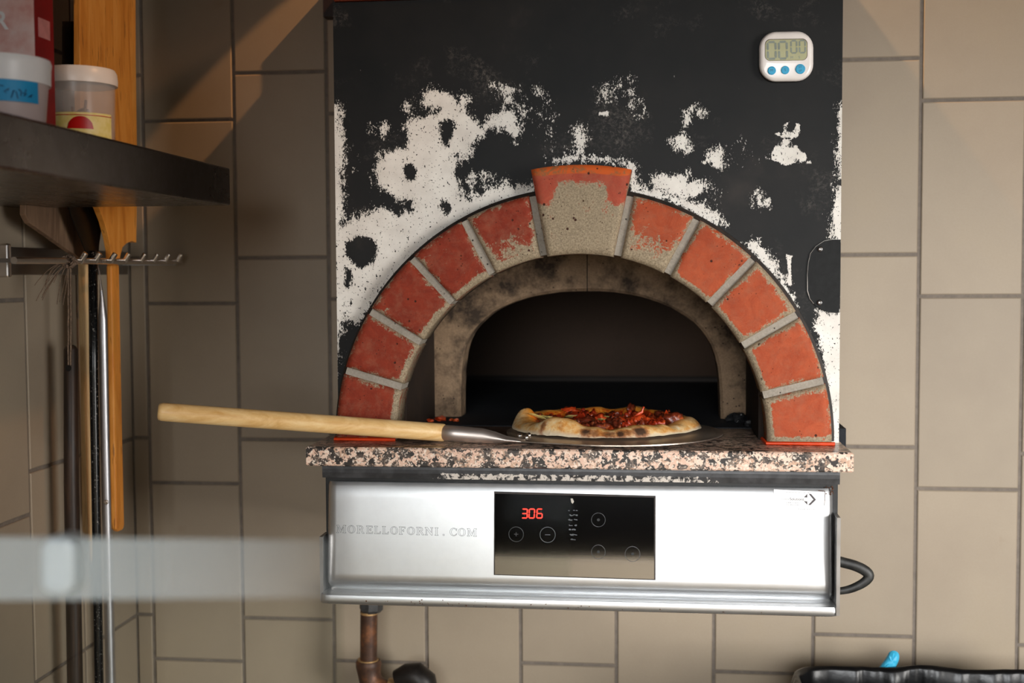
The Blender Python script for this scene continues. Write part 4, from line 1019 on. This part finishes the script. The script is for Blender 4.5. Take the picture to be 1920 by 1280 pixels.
# carton behind
d0 = 1.425
q0 = P(66, 60, d0); kx = q0.x; wbx = .13
ct = thing('food_carton', (kx-wbx/2, -2.3+d0+.02, zst), 'pale pink carton with white letters and dark red side behind the shelf tubs', 'carton')
MB().box(kx-wbx, kx, -2.3+d0, -2.3+d0+.046, zst+.0015, zst+.24).build('box', plain('carton_red', S(130,10,14), .5, var=.1), ct)
t = NT('pink_print'); a_ = t.noise(22, 4, .6); t.set(col=t.ramp(a_, [(.35, S(205,140,130)), (.55, S(222,186,178)), (.7, S(226,205,200))]), rough=.45)
MB().box(kx-wbx+.001, kx-.001, -2.3+d0-.0006, -2.3+d0, zst+.002, zst+.239).build('front_print', t.m, ct)
cu = bpy.data.curves.new('t', 'FONT'); cu.body = 'R'; cu.offset = .02; t_ = bpy.data.objects.new('t', cu); C.objects.link(t_)
me = bpy.data.meshes.new_from_object(t_.evaluated_get(bpy.context.evaluated_depsgraph_get())); bpy.data.objects.remove(t_)
o_ = P(-12, 55, d0-.0012); k = .022/.72
obj('printed_letter', [o_+Vector((v.co.x*k, 0, v.co.y*k)) for v in me.vertices], [tuple(f.vertices) for f in me.polygons], plain('white_print', S(235,232,230), .5), ct)
p = P(78, 60, 1.445); MB().box(kx, kx+.0006, p.y-.012, p.y+.016, P(78, 72, 1.445).z, P(78, 36, 1.445).z).build('side_label', plain('side_pink', S(196,130,128), .5), ct)

# ------------------------------------------------------------------ hook rack on the left wall
rack = thing('hook_rack', (XL+.02, -.3, P(100, 490, 1.95).z), 'steel wall rack with a round bar and slanting prongs under the shelf', 'rack')
ya = PX(14, 488, XL+.045).y
zb0, zb1 = P(14, 520, ya+2.3).z, P(14, 456, ya+2.3).z
MB().box(XL+.004, XL+.016, ya+.002, -.04, zb0+.004, zb1-.004).build('backplate', m_dark_steel, rack, bevel=.001)
MB().box(XL+.004, XL+.046, ya, ya+.012, zb0, zb1).build('end_bracket', m_chrome, rack, bevel=.003)
bx = P(335, 490, 2.27).x
pa, pb = PX(26, 488, bx), PX(338, 491, bx)
b = MB(); b.tube([pa, pb], .0052, 14); b.build('bar', m_chrome, rack, smooth=True)
b = MB(); b.box(XL+.015, bx+.002, pa.y+.002, pa.y+.010, pa.z-.003, pa.z+.003); b.box(XL+.015, bx+.002, pb.y-.030, pb.y-.022, pa.z-.003, pa.z+.003); b.build('bar_arm', m_dark_steel, rack)
for u in (150, 177, 206, 232, 262, 286, 308, 331):
    q = PX(u, 491, bx); b = MB(); e = q+Vector((.012, -.004, .014)); b.tube([q+Vector((.001, 0, 0)), e-Vector((.001,0,.0012)), e], [.0046, .0046, .004], 12)
    b.build('prong', m_chrome, rack, smooth=True)

# ------------------------------------------------------------------ hanging tools
m_pine = wood_mat('orange_pine', S(176,104,34), S(208,136,54), S(222,156,76), (5, 5, .55), 10, .45, .55)
m_pale = wood_mat('pale_worn_wood', S(190,158,112), S(222,192,144), S(236,210,164), (5, 5, .5), 12, .5, .25)
def plank(name, label, X, outline, thick, mat, hpart=None):
    pts = [PX(u, v, X) for u, v in outline]
    b = MB(); b.prism(pts, (-thick, 0, 0)); return b
# right-hand wooden peel (head up, above and below the shelf)
XCp = -.905
C_head = [(256,455),(248,452),(238,456),(230,464),(226,480),(224,496),(210,496),(209,470),(204,445),(196,415),(186,390),(175,370),(164,345),(155,300),(152,220),(150,120),(150,-160),(254,-160),(255,100),(257,260),(257,380)]
C_hand = [(210,496),(224,496),(226,600),(229,760),(234,985),(231,993),(224,996),(219,992),(215,780),(212,600)]
t1 = thing('wooden_pizza_peel', PX(225, 990, XCp), 'orange pine pizza peel hanging head up at the right end of the rack', 'pizza peel')
plank('', '', XCp, C_head, .011, None).build('head', m_pine, t1, bevel=.0012)
plank('', '', XCp, C_hand, .011, None).build('handle', m_pine, t1, bevel=.003)
XAp = -.955
A_head = [(48,150),(48,402),(56,418),(92,443),(124,466),(142,478),(158,492),(170,492),(172,470),(180,400),(182,150)]
A_hand = [(156,492),(170,492),(174,700),(177,1046),(174,1052),(168,1052),(165,1046),(160,700)]
t2 = thing('wooden_pizza_peel', PX(168, 1050, XAp), 'grey worn wooden pizza peel with pale thin handle at the left of the rack', 'pizza peel')
plank('', '', XAp, A_head, .010, None).build('head', wood_mat('greyed_wood', S(96,72,54), S(134,106,84), S(160,128,96), (5,5,.5), 9, .6, .3), t2, bevel=.0012)
plank('', '', XAp, A_hand, .010, None).build('handle', m_pale, t2, bevel=.002)
XBp = -.925
t3 = thing('metal_pizza_peel', PX(182, 1270, XBp), 'black metal pizza peel hanging between the two wooden ones', 'pizza peel')
B_head = [(118,40),(118,330),(124,370),(134,405),(148,440),(160,470),(166,490),(184,490),(186,460),(194,400),(196,40)]
plank('', '', XBp, B_head, .0016, None).build('head', plain('black_steel_sheet', S(20,18,17), .3, .6, var=.3), t3)
b = MB(); d3 = PX(174, 480, XBp).y+2.3; b.tube([P(174, 470, d3), P(176, 700, d3), P(186, 1290, d3), P(187, 1400, d3)], .0076, 14)
bp = NT('speckled_black_pole'); sp_ = bp.noise(260, 4, .8); bp.set(col=bp.mix(bp.step(sp_, .60, .66), S(10,11,12), S(150,146,140)), rough=.25)
b.build('handle', bp.m, t3, smooth=True)
t4 = thing('metal_turning_peel', P(204, 1290, 2.07), 'grey metal pole of a turning peel hanging beside the orange pine handle', 'pizza peel')
b = MB(); b.tube([P(188, 520, 2.07), P(191, 560, 2.07), P(193, 600, 2.07), P(197, 800, 2.07), P(208, 1290, 2.07), P(210, 1420, 2.07), Vector((P(210, 1420, 2.07).x, P(210, 1420, 2.07).y, .002))], [.0008, .004, .0085, .0088, .0088, .0088, .0088], 16)
b.build('pole', steel_mat('dusty_pole', (.5,.5,.52,1), .3, .5, (80,80,80)), t4, smooth=True)
b = MB(); b.tube([P(182, 493, 2.06), P(186, 508, 2.06), P(190, 545, 2.06)], .0011, 6); b.build('wire_hook', m_chrome, t4, smooth=True)
b = MB(); p = P(199, 941, 2.055); b.lathe([(.0045, 0), (.0045, .001), (.003, .0025), (.001, .0015)], p, 14, 'y'); b.build('rivet', m_chrome, t4, smooth=True)
dd = 1.93
t5 = thing('brush_handle', P(140, 1290, dd), 'dark wooden tool handle hanging on grey twine from the rack', 'tool handle')
m_dkw = wood_mat('dark_stained_wood', S(24,17,13), S(44,32,24), S(78,56,40), (6, 6, .5), 10, .45)
b = MB(); b.tube([P(133, 646, dd), P(133, 649, dd), P(133, 655, dd), P(134, 900, dd), P(141, 1290, dd), P(143, 1420, dd), Vector((P(143, 1420, dd).x, P(143, 1420, dd).y, .002))], [.004, .008, .0112, .0122, .0128, .0128, .0128], 18)
b.build('stick', m_dkw, t5, smooth=True)
b = MB(); b.lathe([(.0055, -.0115), (.0052, -.0105), (.001, -.0100)], P(128, 688, dd), 14, 'y')
b.lathe([(.0052, 0), (.0048, .0004)], P(128, 690, dd-.0118), 14, 'y'); b.build('hole', m_blackg, t5)
m_twine = plain('grey_twine', S(130,108,90), .9, var=.3, vs=300)
b = MB(); rnd = random.Random(9)
zbar = P(130, 490, dd).z; bar_y = lambda u: PX(u, 490, bx).y
for off in (-2, 2.5):
    pts = [P(130+off+rnd.uniform(-.6, .6), 495+(684-495)*k/12, dd-.013) for k in range(13)]; b.tube(pts, .0013, 6)
kc = PX(130, 490, bx)
for k in range(9):
    pts = []; ph0 = rnd.uniform(0, 6); R_ = rnd.uniform(.006, .010)
    for q in range(15):
        a = q/14*2*PI+ph0; pts.append(kc+Vector((R_*math.cos(a), rnd.uniform(-.008, .008), R_*math.sin(a))))
    b.tube(pts, .0013, 6)
for k in range(13):
    a = rnd.uniform(2.4, 5.2); pts = [kc]; p = Vector(kc); v_ = Vector((math.cos(a), rnd.uniform(-.5, .3), math.sin(a)*.6))*.006
    for q in range(9): v_ = v_+Vector((rnd.uniform(-1, 1)*.0012, 0, -.0012)); p = p+v_*.8; pts.append(Vector(p))
    b.tube(pts, .0006, 5)
b.build('twine', m_twine, t5, smooth=True)

# ------------------------------------------------------------------ waste pipe
dp = 2.19
pipe = thing('gas_pipe', P(692, 1290, dp), 'rusty brown metal pipe running down the wall below the control box', 'pipe')
m_rp = NT('rusty_pipe'); _a = m_rp.noise(26, 6, .7); m_rp.set(col=m_rp.ramp(_a, [(.3, S(42,32,28)), (.5, S(84,56,40)), (.68, S(140,88,52))]), rough=.5, metal=.25); m_rp = m_rp.m
m_brass = plain('brass_tape', S(196,158,108), .4, .5, var=.2)
b = MB(); b.tube([P(692, 1120, dp), P(691, 1250, dp)], .0158, 22); b.build('tube', m_rp, pipe, smooth=True)
b = MB(); c = P(696, 1144, dp); b.tube([P(697, 1110, dp), P(696, 1141, dp), P(696, 1147, dp)], [.022, .022, .017], 8); b.build('union_nut', plain('green_grey_nut', S(66,66,66), .5, var=.3), pipe)
b = MB(); b.tube([P(692, 1146, dp), P(692, 1150, dp)], .0164, 20); b.build('thread', m_brass, pipe, smooth=True)
b = MB(); b.tube([P(691, 1237, dp), P(691, 1241, dp), P(691, 1248, dp), P(692, 1262, dp), P(696, 1278, dp-.002), P(706, 1290, dp-.002), P(722, 1298, dp-.002), P(740, 1300, dp-.002)], [.0215, .0235, .0235, .021, .022, .023, .0235, .0235], 22)
b.build('elbow', m_rp, pipe, smooth=True)
b = MB(); b.tube([P(690, 1235, dp), P(690, 1239, dp)], .0195, 20); b.build('thread', m_brass, pipe, smooth=True)
b = MB(); b.tube([P(728, 1292, dp), P(746, 1294, dp)], .021, 18); b.build('thread', m_brass, pipe, smooth=True)
b = MB(); b.tube([P(744, 1275, dp), P(764, 1268, dp), P(780, 1268, dp), P(792, 1278, dp), P(798, 1300, dp), P(799, 1350, dp), Vector((P(799, 1350, dp).x, P(799, 1350, dp).y, .002))], [.019, .024, .0265, .027, .025, .022, .022], 22)
b.build('elbow', plain('black_iron', S(44,38,34), .45, .3, var=.4, vs=30), pipe, smooth=True)

# ------------------------------------------------------------------ bin with black bag and glove
zrim = 1.45-.684
bin_ = thing('waste_bin', (P(1730, 1260, 2.0).x, -2.3+1.95, 0), 'waste bin lined with a shiny black plastic bag at the lower right corner', 'bin')
cxb = P(1492, 1260, 2.1).x+.235; cyb = -2.3+1.98
W_, D_, R_ = .47, .33, .05
def ringp(off, z, n=44, fold=0, seed=0):
    out = []; base = rrect(W_+off*2, D_+off*2, R_+max(off, -.02), 10)
    per = []
    for i in range(len(base)):
        a = base[i]; c = base[(i+1) % len(base)]; L_ = math.hypot(c[0]-a[0], c[1]-a[1]); k = max(1, int(L_/.004))
        for q in range(k): per.append((a[0]+(c[0]-a[0])*q/k, a[1]+(c[1]-a[1])*q/k))
    return per
base = ringp(0, 0); NB = len(base)
prof_ = [(.020, -.30, 1.0), (.018, -.16, 1.0), (.013, -.05, 1.0), (.009, -.015, .7), (.004, .0, .25), (-.003, .002, .3), (-.008, -.006, .6), (-.010, -.03, 1), (-.012, -.08, 1.2), (-.016, -.2, 1.3), (-.03, -.34, 1.2)]
vs = []
for off, z, f_ in prof_:
    for i, (x, y) in enumerate(base):
        l = math.hypot(x, y); nx_, ny_ = x/l, y/l
        arc = i*.004
        w1 = noise.noise(Vector((arc*22, z*3.5, 1)))+.6*noise.noise(Vector((arc*60, z*9, 5)))+.4*abs(noise.noise(Vector((arc*40+z*30, z*20, 8))))
        k = off+w1*.009*f_
        hz = .010*noise.noise(Vector((arc*6, 0, 3)))*(1 if z > -.05 else 0)+(.008*math.exp(-((x+.01)/.05)**2) if y > 0 and z > -.04 else 0)
        vs.append((cxb+x+nx_*k, cyb+y+ny_*k, zrim+z+hz))
K = len(prof_)
fs = [(a*NB+i, a*NB+(i+1) % NB, (a+1)*NB+(i+1) % NB, (a+1)*NB+i) for a in range(K-1) for i in range(NB)]+[tuple((K-1)*NB+i for i in range(NB))]
t = NT('black_bag'); t.set(col=S(12,12,13), rough=.30, spec=.35).bump(t.noise(45, 3, .6), .18, .003)
obj('bag', vs, fs, t.m, bin_, smooth=True)
b = MB(); vsb = []
for off, z in ((-.05, 0), (-.01, zrim-.12), (-.001, zrim-.01)):
    for x, y in base[::3]: vsb.append((cxb+x*(1+off*2), cyb+y*(1+off*2), z+.001))
k3 = len(base[::3]); fsb = [(a*k3+i, a*k3+(i+1) % k3, (a+1)*k3+(i+1) % k3, (a+1)*k3+i) for a in range(2) for i in range(k3)]+[tuple(range(k3-1, -1, -1))]
obj('bin_body', vsb, fsb, plain('grey_bin', S(70,70,72), .5), bin_, smooth=True)
gd = 2.3-(-(cyb+D_/2))-0; gd = 2.3+(cyb+D_/2)+.012
gl = [(1640,1262),(1650,1248),(1658,1238),(1664,1228),(1668,1221),(1676,1219),(1684,1222),(1687,1230),(1685,1240),(1680,1250),(1676,1264)]
t = NT('blue_glove'); t.set(col=S(62,176,214), rough=.35, spec=.5).bump(t.noise(70, 3, .6, dist=1), .5, .004)
gp = [P(u, v, gd) for u, v in smooth_poly(gl, 1)]; cg = sum(gp, Vector())/len(gp)
vs = []; n = len(gp)
for k, (s_, y_) in enumerate(((.2, -.0085), (.55, -.0075), (.85, -.005), (1, 0), (.85, .004), (.4, .006))):
    for p in gp:
        q = cg+(p-cg)*s_; q.y += y_+.001*math.sin((p.x-cg.x)*700+(p.z-cg.z)*160)*(k < 3); vs.append(q)
fs = [(a*n+i, a*n+(i+1) % n, (a+1)*n+(i+1) % n, (a+1)*n+i) for a in range(5) for i in range(n)]+[tuple(range(n)), tuple(5*n+i for i in range(n-1, -1, -1))]
tag(obj('disposable_glove', vs, fs, t.m, smooth=True), 'bright blue disposable glove poking up behind the black bin bag', 'glove')

# ------------------------------------------------------------------ glass guard near the camera
gdp = .7
guard = thing('glass_guard', P(300, 1280, gdp), 'clear glass guard with a pale band across its top in the left foreground', 'glass guard')
def gquad(c, y0, y1):
    b = MB(); lo = [P(u, v, gdp+y0) for u, v in c]; hi = [P(u, v, gdp+y1) for u, v in c]; return b.hexa(lo+hi)
pg = bpy.data.materials.new('clear_pane'); pg.use_nodes = True; nt_ = pg.node_tree; nt_.nodes.clear()
o_ = nt_.nodes.new('ShaderNodeOutputMaterial'); mx = nt_.nodes.new('ShaderNodeMixShader'); tr = nt_.nodes.new('ShaderNodeBsdfTransparent'); gl_ = nt_.nodes.new('ShaderNodeBsdfGlossy')
fr = nt_.nodes.new('ShaderNodeFresnel'); fr.inputs[0].default_value = 1.3; gl_.inputs['Roughness'].default_value = .0; tr.inputs[0].default_value = (.95,.97,.96,1)
nt_.links.new(fr.outputs[0], mx.inputs[0]); nt_.links.new(tr.outputs[0], mx.inputs[1]); nt_.links.new(gl_.outputs[0], mx.inputs[2]); nt_.links.new(mx.outputs[0], o_.inputs[0])
gquad([(-200,5600),(640,5600),(640,1126),(-200,1126)], 0, .004).build('pane', pg, guard)
fm = NT('pale_band_fade'); 
sx = fm.n('ShaderNodeSeparateXYZ'); fm.t.links.new(fm.tc.outputs['Generated'], sx.inputs[0])
al = fm.math('MULTIPLY', fm.step(sx.outputs[0], 1.0, .45), .42)
fm.set(col=S(214,224,226), rough=.4, alpha=fm.math('ADD', al, .02))
gquad([(-200,1128),(640,1120),(640,1012),(-200,1004)], -.001, .006).build('pale_band', fm.m, guard, bevel=.001)  # pale see-through strip, opacity fades towards the right
b = MB(); pts = [P(106+x, 1062-y, gdp-.012) for x, y in rrect(66, 108, 26, 8)]
b.prism(pts, (0, .020, 0)); b.build('clip', plain('bright_blob_white', S(224,236,240), .3, var=.02, alpha=.92), guard, bevel=.004)  # stands for the flare-like bright blob, built as a white solid

# ------------------------------------------------------------------ room behind the camera (only seen in reflections)
dk = plain('dark_cupboards', S(28,26,24), .6)
tag(MB().box(XL-T, 3.0, -3.35, -3.3, 0, .835).build('reflected_counter', plain('cream_boards', S(236,222,198), .6, var=.02)), kind='structure')  # unseen pale counter front, added to reflect in the dark display
tag(MB().box(XL-T, 3.0, -5.7, -5.6, 0, 2.75).build('wall_rear', dk), kind='structure')

# ------------------------------------------------------------------ light
def area(name, loc, target, sx_, sy_, energy, col, spread=None):
    l = bpy.data.lights.new(name, 'AREA'); l.shape = 'RECTANGLE'; l.size = sx_; l.size_y = sy_; l.energy = energy; l.color = col
    if spread: l.spread = spread
    o = bpy.data.objects.new(name, l); C.objects.link(o); o.location = loc
    o.rotation_euler = (Vector(target)-Vector(loc)).to_track_quat('-Z', 'Y').to_euler(); return o
def spot(name, loc, target, energy, col, size, blend=.3, rad=.03):
    l = bpy.data.lights.new(name, 'SPOT'); l.energy = energy; l.color = col; l.spot_size = math.radians(size); l.spot_blend = blend; l.shadow_soft_size = rad
    o = bpy.data.objects.new(name, l); C.objects.link(o); o.location = loc
    o.rotation_euler = (Vector(target)-Vector(loc)).to_track_quat('-Z', 'Y').to_euler(); return o
area('window_daylight', (2.3, -2.6, 1.2), (.25, -.2, 1.0), 1.0, 1.3, 11.5, (1, .975, .94), math.radians(54))
area('rear_windows', (.55, -4.7, 1.74), (.66, 0, .82), 2.3, .84, 7.3, (.97, .985, 1.0), math.radians(36))
spot('warm_wall_lamp', (.15, -.22, 2.76), (-.80, 0, 1.80), 85, (1, .50, .20), 5.2, .25, .008)
spot('warm_wall_lamp', (-.25, -.10, 2.79), (.75, 0, 1.6), 120, (1, .60, .28), 50, .5, .01)
spot('warm_spot', (1.0, -1.6, 2.6), (.6, 0, 1.8), 5, (1, .62, .30), 60, .8, .05)  # extra unseen lamp, added to warm the upper right wall
spot('warm_spot', (.45, -1.0, 2.6), (-.95, -.35, 1.55), 20, (1, .50, .20), 34, .6, .04)
area('chamber_fill', (-.05, .56, ZS+.075), (-.05, .72, ZS+.035), .5, .02, .16, (1, .82, .66))  # added fill light for the glow low on the chamber's back wall
area('counter_fill', (.2, -2.7, 2.6), (.2, -3.3, .6), 1.2, .3, 30, (1, .95, .88), math.radians(80))  # added fill light, brightens the counter reflected in the display
W = bpy.data.worlds.new('world'); bpy.context.scene.world = W; W.use_nodes = True
W.node_tree.nodes['Background'].inputs[0].default_value = (1, .84, .68, 1); W.node_tree.nodes['Background'].inputs[1].default_value = .035
vw = bpy.context.scene.view_settings; vw.view_transform = 'Standard'; vw.look = 'None'; vw.gamma = 1; vw.use_curve_mapping = False; vw.exposure = 0
